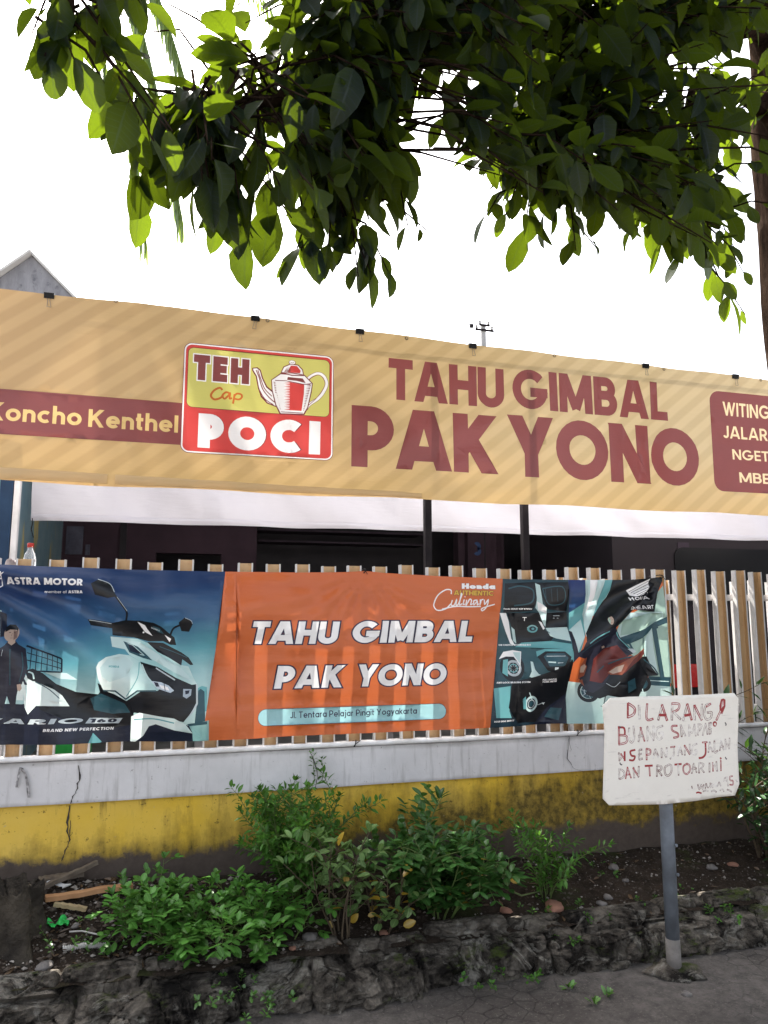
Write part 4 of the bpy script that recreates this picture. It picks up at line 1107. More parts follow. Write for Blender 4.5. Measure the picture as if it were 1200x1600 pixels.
# --- left picture: scooter, rider, railing
for i, (a, b) in enumerate((((0, 300), (330, 640)), ((60, 280), (470, 560)), ((160, 300), (520, 470)), ((-60, 420), (200, 640)))):
    pass
P('pale', [(-60, 330), (10, 330), (18, 470), (-60, 470)], z1); P('navy', [(0, 335), (40, 350), (45, 470), (15, 478)], z1)
P('teal', [(1085, 760), (1112, 745), (1140, 752), (1136, 880), (1080, 900)], z1); P('dteal', [(1092, 770), (1106, 760), (1126, 775), (1130, 960), (1070, 960)], z1)
for a, b, ww in (((150, 525), (345, 597), .0042), ((345, 597), (340, 672), .004), ((152, 600), (342, 652), .002), ((160, 660), (340, 672), .003), ((155, 562), (343, 625), .0018)): S('navy', [a, b], ww, z1, False)
for x in (178, 205, 233, 262, 290, 318): S('navy', [(x, 528+(x-150)*.37), (x-2, 662)], .0018, z1, False)
P('navy', [(-420, 850), (130, 842), (250, 820), (420, 850), (500, 800), (720, 830), (740, 905), (900, 910), (1040, 960), (1112, 1030), (1115, 1140), (-420, 1140)], z1)
P('floor', [(1040, 955), (1150, 930), (1150, 1140), (1068, 1140), (1060, 1000)], z1)
P('dteal', [(1030, 950), (1140, 935), (1140, 952), (1040, 962)], z1)
P('pale', [(250, 672), (370, 676), (432, 712), (330, 708)], z1)
P('paint', [(120, 690), (140, 690), (140, 820), (100, 820)], z1)
# scooter body, rear to front
P('black', [(150, 660), (190, 648), (240, 675), (310, 735), (420, 780), (545, 790), (570, 755), (620, 780), (700, 825), (780, 770), (870, 768), (960, 700), (1085, 735), (1086, 850), (1010, 940), (860, 905), (740, 890), (720, 960), (560, 990), (380, 940), (230, 870), (200, 760)], z1)
P('dteal', [(500, 815), (560, 785), (690, 840), (720, 890), (620, 900), (520, 880)], z1)
P('paint', [(135, 690), (150, 678), (190, 712), (300, 765), (345, 800), (385, 858), (300, 855), (210, 850), (165, 897), (147, 860)], z1)
S('dteal', [(205, 720), (270, 760), (330, 815)], .002, z1); S('pale', [(150, 700), (160, 770), (170, 840)], .003, z1)
P('black', [(150, 655), (192, 650), (205, 690), (195, 718), (165, 700)], z1); S('pale', [(168, 665), (190, 675), (198, 705)], .003, z1)
P('navy', [(135, 700), (150, 705), (165, 735), (150, 735)], z1)
P('paint', [(610, 475), (760, 488), (840, 520), (930, 580), (1000, 632), (1040, 640), (1062, 692), (1085, 735), (1045, 740), (950, 690), (870, 640), (775, 610), (715, 575), (690, 545), (620, 530)], z1)
P('pale', [(690, 495), (770, 505), (880, 575), (1000, 650), (1040, 690), (1050, 715), (960, 670), (850, 605), (760, 560)], z1)
P('paint', [(538, 640), (552, 612), (590, 585), (660, 570), (715, 577), (775, 610), (800, 660), (865, 766), (760, 764), (697, 822), (640, 790), (575, 765), (548, 700)], z1)
P('pale', [(560, 640), (600, 592), (690, 580), (740, 620), (700, 690), (610, 720), (570, 690)], z1)
S('dteal', [(575, 768), (640, 770), (697, 815), (760, 768), (862, 768)], .0035, z1, False)
S('teal', [(770, 615), (760, 700), (700, 800)], .002, z1)
P('black', [(545, 725), (562, 735), (575, 770), (555, 775)], z1)
P('dteal', [(680, 500), (760, 530), (805, 570), (842, 606), (790, 592), (715, 562)], z1); P('pale', [(700, 510), (735, 522), (800, 580), (775, 575)], z1); P('navy', [(706, 515), (730, 523), (790, 575), (720, 555)], z1)
P('black', [(775, 612), (870, 640), (970, 700), (1060, 740), (1082, 800), (1010, 815), (950, 790), (870, 750), (800, 670)], z1)
S('pale', [(785, 625), (815, 690), (860, 745)], .0025, z1); S('silver', [(860, 645), (930, 690), (965, 712)], .003, z1)
P('glass', [(838, 715), (890, 722), (930, 740), (960, 768), (940, 780), (868, 755)], z1); P('white', [(880, 735), (925, 748), (935, 768), (890, 755)], z1); P('navy', [(850, 720), (872, 724), (880, 745), (862, 745)], z1); S('navy', [(905, 728), (912, 768)], .0016, z1, False)
P('glass', [(1010, 760), (1056, 762), (1052, 795), (1028, 812), (1008, 800)], z1); P('navy', [(1020, 770), (1045, 768), (1040, 785), (1022, 790)], z1)
P('silver', [(1080, 735), (1090, 738), (1090, 840), (1070, 880), (1020, 935), (1062, 872), (1080, 838)], z1)
P('paint', [(725, 912), (770, 890), (860, 905), (960, 920), (1022, 952), (1060, 1002), (960, 985), (860, 952), (822, 965), (790, 1020), (742, 1058), (718, 1052)], z1)
S('teal', [(740, 930), (850, 922), (960, 945)], .003, z1)
P('teal', [(515, 1003), (562, 1052), (545, 1064), (488, 1062)], z1)
P('black', [(482, 380), (520, 382), (620, 400), (692, 385), (780, 388), (850, 400), (890, 420), (930, 455), (962, 480), (972, 522), (940, 520), (900, 500), (822, 502), (740, 480), (620, 468), (618, 430), (500, 412)], z1)
S('silver', [(490, 384), (520, 388), (615, 404)], .0013, z1, False)
P('white', [(760, 393), (800, 412), (812, 432), (842, 472), (800, 450)], z1); P('white', [(908, 465), (944, 488), (935, 506)], z1)
P('dteal', [(840, 415), (880, 428), (905, 462), (870, 450)], z1); EL('white', z1, (792, 452), .0013, .0013)
P('black', [(810, 505), (900, 510), (1000, 562), (1040, 590), (1066, 630), (1050, 632), (1005, 600), (1000, 634), (930, 590), (870, 560)], z1)
S('dteal', [(880, 530), (960, 560), (1030, 590)], .002, z1)
P('black', [(508, 185), (550, 161), (612, 186), (638, 236), (645, 256), (600, 264), (530, 246)], z1); S('silver', [(545, 161), (610, 186), (636, 232)], .0015, z1); S('black', [(636, 245), (672, 295), (702, 340), (698, 385)], .0045, z1); S('silver', [(650, 258), (705, 335)], .001, z1)
P('black', [(985, 398), (1018, 370), (1052, 385), (1062, 405), (1042, 448), (1000, 445)], z1); S('silver', [(1020, 372), (1052, 387), (1060, 405)], .0011, z1); S('black', [(992, 412), (955, 432), (935, 480)], .0045, z1)
# rider
P('jacket', [(-40, 545), (0, 545), (38, 522), (55, 500), (95, 500), (110, 518), (148, 540), (165, 642), (152, 690), (135, 730), (112, 760), (100, 800), (92, 870), (70, 875), (45, 800), (20, 880), (-20, 880), (-40, 700)], z1)
S('dteal', [(70, 540), (68, 640), (64, 740)], .0022, z1); S('dteal', [(130, 560), (140, 640), (120, 720)], .0018, z1); S('silver', [(30, 545), (20, 580)], .001, z1)
P('skin', [(58, 480), (90, 480), (92, 508), (75, 522), (56, 508)], z1)
EL('skin', z1, (71, 456), .0088, .0118); P('skin_dark', [(78, 440), (101, 445), (98, 480), (82, 494), (80, 470)], z1)
P('black', [(38, 450), (40, 424), (58, 408), (88, 410), (103, 430), (100, 450), (95, 438), (60, 436), (46, 445)], z1)
S('black', [(56, 453), (66, 451)], .0011, z1, False); S('black', [(80, 453), (90, 455)], .0011, z1, False); S('skin_dark', [(73, 455), (70, 470), (75, 472)], .0008, z1, False); S('skin_dark', [(64, 482), (80, 482)], .001, z1, False)
P('skin', [(105, 735), (128, 730), (134, 755), (120, 772), (108, 765)], z1)
# wording and emblem, left picture
p0 = z1([(38, 187)])[0]; cz = z1([(38, 150)])[0][1]-p0[1]
T('white', 'ASTRA MOTOR', (38, 186), (463, 196), z1, cz, .25, .07)
T('white', 'member of', (247, 235), (372, 237), z1, cz*.42, .13, .1); T('white', 'ASTRA', (380, 237), (461, 238), z1, cz*.42, .26, .07)
S('white', [(-30, 120), (-6, 112), (14, 122), (16, 195), (-4, 212), (-28, 202)], .0026, z1, False)
P('white', [(-30, 150), (-8, 138), (36, 120), (4, 148), (16, 160), (-8, 158), (-18, 185), (-16, 158)], z1)
az = z1([(100, 925)])[0][1]-z1([(100, 953)])[0][1]
T('silver', 'VARIO', (-110, 953), (452, 950), z1, az, .24, .12, .5, .05, 'black')
S('white', [(-60, 950), (-20, 926)], .001, z1, False); S('white', [(215, 949), (262, 948)], .001, z1, False)
P('silver', [(495, 922), (677, 922), (655, 952), (472, 952)], z1); T('navy', '160', (494, 948), (640, 948), z1, az*.78, .24, .12, .4)
T('white', 'BRAND NEW PERFECTION', (245, 993), (625, 988), z1, az*.56, .22, .16, .15)
T('teal', 'HONDA', (606, 640), (662, 643), z1, .0095, .26, .1)
T('silver', 'HONDA', (835, 430), (882, 448), z1, .0075, .22, .1)
# --- centre lettering
c1 = z3([(140, 270)])[0][1]-z3([(140, 366)])[0][1]
def TT(s, a, b): 
    T('white', s, a, b, z3, c1, .25, .06, .17, .055, 'outline')
TT('TAHU', (132, 371), (497, 369)); TT('GIMBAL', (560, 366), (1072, 361))
TT('PAK', (238, 561), (524, 554)); TT('YONO', (578, 551), (962, 543))
q0, q1 = z3([(170, 683)])[0], z3([(963, 655)])[0]
ph = .5*(z3([(560, 636)])[0][1]-z3([(560, 702)])[0][1]); pm = (q0[1]+q1[1])/2
L.append(('outline', [[rrect(q0[0]-.002, pm-ph-.002, q1[0]+.002, pm+ph+.002, ph)]])); L.append(('pill', [[rrect(q0[0], pm-ph, q1[0], pm+ph, ph-.001)]]))
T('outline', 'Jl. Tentara Pelajar Pingit Yogyakarta', (307, 687), (845, 667), z3, .0315, .155, .1)
hz = z3([(1040, 113)])[0][1]-z3([(1040, 136)])[0][1]
T('white', 'Honda', (1032, 137), (1172, 139), z3, hz, .30, .06, .1, .05, 'copper')
T('gold', 'AUTHENTIC', (996, 164), (1166, 167), z3, hz*.9, .24, .05, .1, .06, 'copper2')
for pts in ([(985, 160), (985, 143), (962, 142), (930, 165), (912, 205), (925, 228), (960, 222), (985, 200)], [(990, 185), (985, 205), (997, 207), (1008, 183), (1006, 205), (1014, 205)],
            [(1014, 205), (1030, 165), (1028, 160), (1020, 203), (1032, 200)], [(1040, 182), (1036, 202), (1044, 202)], [(1050, 184), (1048, 206), (1062, 182), (1070, 186), (1066, 204), (1075, 200)],
            [(1095, 185), (1080, 188), (1080, 205), (1094, 190), (1094, 205), (1102, 200)], [(1108, 182), (1106, 205), (1112, 186), (1122, 182)], [(1126, 183), (1126, 203), (1142, 184), (1134, 215), (1118, 230), (1116, 220), (1168, 203)],
            [(945, 224), (1000, 212), (1060, 213), (1110, 212)], [(1042, 172), (1045, 170)]):
    S('white', pts, .0032, z3)
# --- right pictures
P('feat', [(162, 60), (545, 60), (543, 1010), (70, 1010), (78, 950)], z2)
P('black', [(170, 120), (345, 112), (350, 220), (330, 280), (160, 292)], z2); S('dteal', [(190, 150), (260, 135), (330, 160), (320, 230), (220, 250)], .004, z2)
P('black', [(352, 115), (540, 112), (535, 285), (415, 270), (395, 230)], z2); S('dteal', [(385, 150), (500, 140), (510, 230), (420, 240), (385, 150)], .003, z2)
for i in range(3): S('feat', [(400+i*35, 150), (405+i*35, 225)], .0024, z2, False)
P('pale', [(345, 118), (372, 130), (385, 240), (412, 262), (415, 372), (392, 345), (370, 290), (345, 262), (352, 200)], z2)
P('white', [(352, 225), (380, 240), (410, 262), (412, 292), (362, 275)], z2)
P('black', [(185, 292), (370, 290), (420, 390), (462, 430), (432, 462), (290, 462), (240, 475), (212, 372)], z2)
P('white', [(140, 292), (178, 292), (196, 340), (214, 440), (232, 482), (205, 470), (178, 400)], z2); P('pale', [(212, 372), (232, 390), (240, 470), (224, 455)], z2)
EL('teal', z2, (338, 384), .0105, .0068); EL('navy', z2, (340, 384), .0068, .004); S('pale', [(305, 378), (338, 364), (372, 380)], .001, z2); EL('teal', z2, (342, 384), .003, .002)
S('white', [(272, 318), (297, 318)], .0018, z2, False); S('white', [(285, 318), (285, 338)], .0018, z2, False)
P('black', [(416, 292), (538, 285), (538, 375), (418, 378)], z2); S('silver', [(460, 308), (500, 308)], .0018, z2, False); S('silver', [(462, 322), (472, 322)], .0018, z2, False); S('silver', [(486, 322), (496, 322)], .0018, z2, False)
P('pale', [(416, 380), (538, 374), (538, 455), (470, 440), (440, 425)], z2); P('teal', [(270, 465), (440, 455), (538, 470), (538, 500), (300, 492), (230, 490)], z2)
S('dteal', [(385, 340), (405, 380), (440, 410)], .002, z2)
P('white', [(374, 340), (392, 345), (412, 382), (402, 390)], z2)
EL('black', z2, (205, 605), .021, .024); RG('silver', z2, (212, 612), .0115, .004); RG('teal', z2, (212, 612), .0065, .002); EL('black', z2, (212, 612), .003, .003)
for a in range(8): S('silver', [(212+10*math.cos(a*.785), 612+10*math.sin(a*.785)), (212+42*math.cos(a*.785), 612+42*math.sin(a*.785))], .0012, z2, False)
P('teal', [(158, 565), (185, 560), (178, 660), (150, 640)], z2)
P('white', [(135, 560), (160, 518), (215, 508), (262, 516), (250, 600), (236, 575), (218, 546), (175, 545)], z2); P('pale', [(215, 520), (258, 520), (248, 585), (225, 545)], z2)
S('white', [(248, 600), (238, 640)], .0018, z2, False)
P('teal', [(350, 515), (400, 500), (540, 498), (540, 560), (350, 545)], z2)
P('black', [(352, 545), (398, 514), (500, 514), (532, 545), (505, 622), (460, 640), (400, 625)], z2)
P('dteal', [(385, 545), (405, 525), (495, 525), (515, 550), (495, 598), (410, 600)], z2); S('silver', [(400, 542), (500, 540)], .0018, z2, False); S('pale', [(405, 575), (445, 577)], .0035, z2, False); S('silver', [(455, 580), (485, 578)], .0016, z2, False); P('silver', [(438, 605), (458, 605), (458, 622), (438, 622)], z2)
P('pale', [(308, 572), (322, 575), (330, 620), (350, 645), (380, 655), (388, 712), (350, 680), (295, 660), (310, 630)], z2)
P('teal', [(100, 730), (190, 715), (185, 860), (200, 900), (110, 900)], z2)
P('black', [(200, 690), (330, 660), (470, 610), (545, 560), (545, 780), (470, 930), (240, 930), (180, 840)], z2)  # dark tyre print, with a fold's diagonal shadow painted in
P('navy', [(360, 930), (420, 850), (545, 760), (543, 1000), (240, 1000)], z2)
P('dteal', [(415, 900), (450, 845), (520, 850), (500, 920)], z2)
RG('pale', z2, (320, 820), .0115, .004); RG('silver', z2, (320, 820), .0068, .0015); EL('dteal', z2, (320, 820), .005, .005)
P('teal', [(262, 790), (280, 775), (290, 850), (270, 850)], z2); S('pale', [(300, 752), (325, 800)], .0028, z2, False); S('silver', [(350, 830), (410, 815)], .0014, z2, False); S('silver', [(390, 812), (404, 826)], .0018, z2, False)
for s, a, b in (('Honda SMART KEY SYSTEM', (160, 272), (325, 273)), ('USB CHARGER IN CONSOLE BOX', (135, 483), (326, 482)), ('ANTI LOCK BRAKING SYSTEM', (115, 701), (300, 695)), ('FULL DIGITAL', (372, 683), (455, 678)), ('PANEL METER', (372, 695), (456, 690)), ('REAR DISC BRAKE', (98, 927), (215, 919))):
    T('white', s, a, b, z2, .0085, .24, .12, .15)
P('blue', [(538, 60), (655, 60), (645, 300), (620, 420), (575, 520), (545, 570), (541, 560)], z2)
P('teal', [(541, 300), (640, 230), (632, 380), (590, 500), (542, 575)], z2); P('pale', [(545, 390), (625, 330), (615, 430), (565, 525), (545, 545)], z2)
P('pale', [(642, 60), (810, 60), (770, 200), (690, 310), (622, 430), (636, 300)], z2); P('white', [(672, 60), (722, 60), (690, 200), (650, 300), (660, 180)], z2); P('teal', [(770, 60), (815, 60), (765, 205), (690, 320), (720, 210)], z2)
P('green', [(1000, 250), (1130, 90), (1140, 700), (1050, 700), (820, 460), (830, 350)], z2)
P('pale', [(905, 290), (1085, 285), (1085, 318), (930, 420), (850, 440), (832, 380)], z2); P('green', [(860, 340), (1000, 290), (1085, 292), (1080, 312), (930, 408), (862, 425)], z2)
P('dteal', [(852, 440), (1120, 308), (1120, 348), (965, 430), (885, 475)], z2)
P('green', [(1060, 370), (1120, 345), (1130, 660), (1085, 660)], z2); P('pale', [(975, 440), (1030, 380), (1040, 500), (1060, 650), (985, 600)], z2)
P('dteal', [(1030, 385), (1052, 372), (1092, 665), (1068, 665)], z2); S('dteal', [(958, 430), (965, 500), (990, 560)], .004, z2, False); S('dteal', [(890, 460), (905, 520)], .005, z2, False)
P('dteal', [(1010, 660), (1130, 665), (1130, 720), (1010, 715)], z2); S('pale', [(1015, 685), (1120, 690)], .002, z2, False)
P('floor', [(541, 690), (620, 700), (1010, 712), (1140, 720), (1140, 1010), (541, 1010)], z2)
P('black', [(808, 60), (1140, 60), (1100, 90), (1062, 180), (1045, 285), (925, 270), (840, 355), (800, 380), (740, 395), (622, 465), (626, 410), (700, 300), (770, 200)], z2)
# second rider and scooter
RG('black', z2, (665, 752), .0150, .0058); EL('dteal', z2, (668, 752), .0115, .0115); RG('silver', z2, (668, 752), .006, .0012)
for a in range(6): S('silver', [(668, 752), (668+42*math.cos(a*1.05+.3), 752+42*math.sin(a*1.05+.3))], .001, z2, False)
RG('black', z2, (985, 705), .0115, .006); EL('dteal', z2, (985, 705), .0085, .0085); S('pale', [(975, 720), (985, 760)], .0025, z2, False)
P('black', [(655, 770), (700, 640), (760, 570), (900, 545), (1000, 545), (1030, 610), (1060, 655), (1010, 660), (960, 780), (830, 782), (760, 770), (720, 790)], z2)
P('jacket', [(618, 462), (640, 445), (705, 402), (760, 385), (800, 372), (842, 402), (880, 470), (908, 520), (850, 560), (822, 600), (782, 645), (740, 720), (690, 760), (650, 740), (612, 660), (640, 560), (580, 545), (545, 580), (545, 540), (600, 500)], z2)
P('jacket', [(540, 395), (555, 400), (560, 450), (570, 520), (590, 540), (545, 560)], z2)
S('teal', [(640, 468), (690, 430), (760, 398)], .0032, z2); S('dteal', [(600, 520), (680, 460), (760, 420)], .002, z2); S('teal', [(832, 400), (868, 460), (890, 500)], .0028, z2)
P('silver', [(880, 500), (900, 498), (915, 515), (900, 525)], z2); P('skin', [(735, 488), (752, 482), (765, 492), (745, 500)], z2)
P('copper2', [(760, 500), (840, 480), (880, 560), (820, 600), (780, 640), (735, 700), (680, 690), (700, 560)], z2)
S('dteal', [(780, 590), (840, 560), (900, 540)], .003, z2); S('dteal', [(720, 640), (760, 600)], .003, z2)
EL('black', z2, (779, 322), .0078, .0098); P('black', [(755, 330), (770, 295), (800, 320), (812, 370), (790, 385), (780, 360)], z2)
EL('skin', z2, (768, 333), .0047, .0082); P('green', [(755, 335), (762, 312), (768, 335), (762, 358)], z2)
S('black', [(760, 330), (765, 330)], .0007, z2, False); S('black', [(773, 330), (779, 332)], .0007, z2, False); S('copper', [(765, 347), (773, 347)], .0008, z2, False); P('black', [(752, 330), (760, 300), (776, 298), (788, 320), (774, 312), (762, 318)], z2)
P('copper', [(610, 600), (630, 560), (645, 548), (648, 590), (662, 605), (650, 660), (625, 670), (608, 690)], z2); P('skin', [(612, 605), (640, 590), (655, 605), (645, 640), (618, 640)], z2)
P('copper', [(612, 690), (640, 680), (652, 720), (636, 705)], z2)
P('copper', [(768, 640), (800, 605), (850, 575), (920, 530), (972, 495), (976, 530), (940, 560), (880, 605), (830, 650), (780, 650)], z2); P('skin', [(775, 635), (810, 605), (850, 590), (830, 630), (790, 645)], z2); P('copper2', [(900, 560), (970, 500), (975, 528), (900, 590), (850, 635), (835, 645)], z2)
P('dteal', [(870, 690), (920, 670), (940, 730), (890, 760)], z2); S('silver', [(755, 700), (790, 720), (820, 690)], .0016, z2); S('dteal', [(975, 560), (1030, 600), (1060, 650)], .004, z2)
S('black', [(750, 760), (735, 830)], .0022, z2, False); S('black', [(720, 832), (750, 835)], .0016, z2, False)
# wing emblem
P('white', [(890, 160), (930, 138), (975, 115), (1022, 91), (1020, 108), (1012, 125), (1004, 142), (992, 158), (980, 172), (966, 184), (948, 190), (920, 196), (900, 190)], z2)
for a, b in (((905, 168), (1020, 104)), ((912, 175), (1014, 122)), ((920, 181), (1004, 140)), ((930, 187), (992, 156)), ((942, 190), (980, 171))): S('black', [a, b], .0011, z2, False)
T('white', 'HONDA', (888, 220), (1016, 211), z2, .0185, .19, .22)
T('white', 'One HEART.', (890, 274), (1028, 266), z2, .0205, .18, .12)
EL('white', z2, (1020, 172), .0009, .0009)

ties = [(-.985, 1.748), (.965, 1.742), (2.782, 1.738)]
def b_y(x, z):
    y = 0.0
    # fans of folds running out from each tie
    for (tx_, tz), amp, ang0, sp_, rr in ((ties[1], .022, -90, 75, .42), (ties[0], .055, -28, 40, 1.5), (ties[2], .055, -138, 32, 1.5)):
        dx, dz = x-tx_, z-tz; r = math.hypot(dx, dz)+1e-6; a = math.degrees(math.atan2(dz, dx))
        da = (a-ang0+180) % 360-180
        env = math.exp(-(da/sp_)**2)*math.exp(-(r/rr)**2)*min(1, r/.12)
        y += amp*env*math.sin(R(da)*(15 if tx_ < 0 else 13 if tx_ > 2 else 17)+1.5*N(r*3, tx_))*min(1, .35+r)
    # slack ripples across the middle
    mid = math.exp(-((x-.9)/1.1)**4)
    y += (.0060*N(x*2.0, z*20, 1)+.0028*N(x*4.5, z*42+x*2, 6))*(.35+.65*mid)
    y += .006*N(x*1.3, z*6, 3)+.0022*FB(x*8, z*22, 7, 3)
    # pressed against the bars
    y += .0035*math.cos((x-bx_[14])/.1455*2*math.pi)*(.5+.5*N(x*1.2, z*2, 4))
    k = max(0, min(1, (1.72-z)/.8))
    return min(BY+.014, BY-.022+y-.015*math.sin(math.pi*k))
bn2 = thing('scooter_banner', (.9, BY, .93), 'orange centred banner with scooter pictures at both ends, tied across the fence', 'banner')
printed_sheet('printed_cloth', outline, L, BM, b_y, .021, bn2)
for tx_, tz in (ties[1], ties[2]):
    mb = MB(); y = b_y(tx_, tz-.01)
    mb.tube([(tx_-.006, y-.006, tz-.012), (tx_+.004, y-.012, tz), (tx_+.006, y+.02, tz+.012), (tx_, 3.9, tz+.008)], .003, 6)
    mb.tube([(tx_+.004, y-.012, tz), (tx_+.012, y-.014, tz-.018)], .002, 5); mb.tube([(tx_+.002, y-.012, tz), (tx_-.01, y-.016, tz+.012)], .002, 5)
    mb.build('tie_string', M['string'], bn2)
# wire ties on the bottom rail
def rail_tie(px, py, label):
    p = at_y(px, py, 3.82); mb = MB()
    mb.tube([(p.x+.016*math.cos(a*.7)*.4-.004*a*.3, 3.826+.018*math.cos(a*1.2), .857+.018*math.sin(a*1.2)) for a in range(7)], .0025, 5)
    mb.tube([(p.x, 3.81, .86), (p.x+.02, 3.803, .875)], .002, 5); mb.tube([(p.x, 3.81, .86), (p.x-.015, 3.803, .848)], .002, 5)
    tag(mb.build('wire_tie', M['string'], None, origin=(p.x, 3.826, .857)), label, 'tie')
rail_tie(556, 1163, 'black wire twisted round the white rail below the orange panel')
rail_tie(903, 1150, 'black wire twisted round the white rail just left of the handwritten sign')

# ================================================================ HANDWRITTEN SIGN
SY = 2.90
sg = thing('street_sign', (2.08, SY, 0), 'white handwritten board with clipped corners on a grey pipe by the kerb', 'sign')
def S_(px, py): p = at_y(px, py, SY); return (p.x, p.z)
def zs(pts): return [S_(930+x*.225, 1070+y*.225) for x, y in pts]
def board_mat():
    m, t, out = new_mat('worn_white_board'); p = geo_pos(t)
    n = noise_n(t, 8, p, 6, 0.65); n2 = noise_n(t, 1, scalev(t, p, (14, 14, 70)), 5, 0.7)
    col = mix(t, n, (0.74, 0.71, 0.655), (0.64, 0.60, 0.55))
    col = mix(t, ramp(t, n2, [(0.60, 0.0), (0.72, 0.5)]), col, (0.42, 0.39, 0.37))
    col = mix(t, ramp(t, noise_n(t, 60, p, 4, 0.7), [(0.68, 0.0), (0.74, 0.8)]), col, (0.25, 0.22, 0.2))
    b = nd(t, 'ShaderNodeBsdfPrincipled', inp={'Base Color': col, 'Roughness': 0.5, 'Normal': bump(t, n, 0.3, 0.01)}); t.links.new(b.outputs[0], out.inputs[0]); return m
def paint_mat(name, c, wear):
    m, t, out = new_mat(name); p = geo_pos(t)
    n = noise_n(t, 55, p, 5, 0.7); n2 = noise_n(t, 9, p, 3)
    f = math_n(t, 'ADD', math_n(t, 'MULTIPLY', n, .7), math_n(t, 'MULTIPLY', n2, .5))
    col = mix(t, ramp(t, f, [(wear-.08, 0.0), (wear+.1, 1.0)]), (0.70, 0.67, 0.65), c)
    b = nd(t, 'ShaderNodeBsdfPrincipled', inp={'Base Color': col, 'Roughness': 0.5}); t.links.new(b.outputs[0], out.inputs[0]); return m
SM = {'board': board_mat(), 'red': paint_mat('brushed_red_paint', (0.26, 0.012, 0.016), .42), 'faded': paint_mat('faded_brown_paint', (0.17, 0.09, 0.085), .56), 'core': paint_mat('thin_pink_paint', (0.36, 0.13, 0.13), .62), 'dark': paint_mat('dark_marks', (0.05, 0.04, 0.05), .35)}
outl = zs([(112, 92), (250, 84), (480, 78), (720, 70), (955, 57), (985, 95), (990, 270), (990, 450), (998, 690), (968, 768), (860, 778), (700, 806), (480, 828), (250, 833), (95, 836), (53, 790), (62, 560), (70, 330), (57, 145)])
L = []
hr = random.Random(21)
def brush(pts, ink, w_=.0058, conv=zs):
    q = [(x+hr.uniform(-3, 3), y+hr.uniform(-3, 3)) for x, y in pts]
    Q = conv(q)
    if len(Q) > 2: Q = smooth_line(Q, 5)
    L.append((ink, [[l for l in stroke_loops(Q, w_*(.85+.3*hr.random()), False, .002)]]))
    if ink == 'red' and hr.random() < .75: L.append(('core', [[l for l in stroke_loops(Q, w_*.32, False, -.003)]]))
    if ink == 'faded': L.append(('board', [[l for l in stroke_loops(Q, w_*.38, False, -.004)]]))
r_, f_ = 'red', 'faded'
# row 1: DILARANG!
for ink, ps in ((r_, [(232, 128), (228, 230)]), (r_, [(230, 130), (275, 165), (272, 205), (228, 228)]), (f_, [(308, 145), (306, 236)]), (r_, [(362, 135), (360, 238), (405, 234)]), (f_, [(465, 140), (435, 245)]), (r_, [(465, 140), (500, 250)]), (r_, [(445, 212), (490, 208)]),
    (f_, [(535, 128), (533, 245)]), (r_, [(535, 128), (580, 135), (578, 170), (538, 188)]), (f_, [(545, 188), (590, 240)]), (f_, [(640, 135), (612, 248)]), (r_, [(640, 135), (672, 245)]), (r_, [(620, 215), (662, 210)]),
    (f_, [(692, 245), (690, 140)]), (r_, [(690, 140), (738, 245)]), (f_, [(738, 245), (738, 135)]), (f_, [(800, 130), (768, 140), (760, 200), (775, 240), (805, 232), (808, 190), (775, 192)]), (r_, [(800, 128), (770, 150)])): brush(ps, ink, .0055)
L.append(('red', [[zs([(868, 100), (885, 94), (900, 102), (900, 150), (880, 205), (862, 190), (858, 145)])]])); L.append(('core', [[zs([(875, 112), (888, 108), (890, 140), (872, 165)])]])); brush([(868, 175), (840, 245)], r_, .0055); x, z = zs([(832, 272)])[0]; L.append(('red', [[ell(x, z, .0115, .0125)]])); L.append(('board', [[ell(x+.001, z-.001, .005, .005)]]))
# row 2: BUANG SAMPAH
for ink, ps in ((r_, [(165, 292), (168, 412)]), (r_, [(165, 295), (205, 300), (205, 345), (170, 352)]), (r_, [(170, 352), (222, 360), (220, 400), (168, 412)]), (f_, [(238, 300), (236, 370), (255, 402), (272, 370), (268, 290)]), (f_, [(318, 295), (300, 398)]), (r_, [(318, 295), (345, 390)]), (f_, [(302, 360), (335, 355)]),
    (f_, [(365, 390), (362, 290)]), (f_, [(362, 290), (402, 385)]), (f_, [(402, 385), (405, 285)]), (f_, [(465, 285), (430, 300), (422, 350), (445, 378), (465, 360), (466, 335), (440, 338)]), (r_, [(568, 285), (535, 290), (535, 318), (570, 335), (572, 360), (545, 368)]),
    (f_, [(590, 280), (600, 360)]), (f_, [(590, 282), (625, 355)]), (f_, [(650, 355), (650, 280)]), (f_, [(650, 280), (668, 330), (690, 275)]), (f_, [(690, 275), (700, 355)]), (f_, [(718, 270), (712, 350)]), (f_, [(716, 272), (742, 285), (722, 318)]), (f_, [(765, 270), (748, 350)]), (f_, [(765, 270), (780, 345)]), (f_, [(790, 265), (795, 342)]), (f_, [(806, 262), (804, 342)]), (f_, [(790, 305), (806, 300)])): brush(ps, ink, .0046)
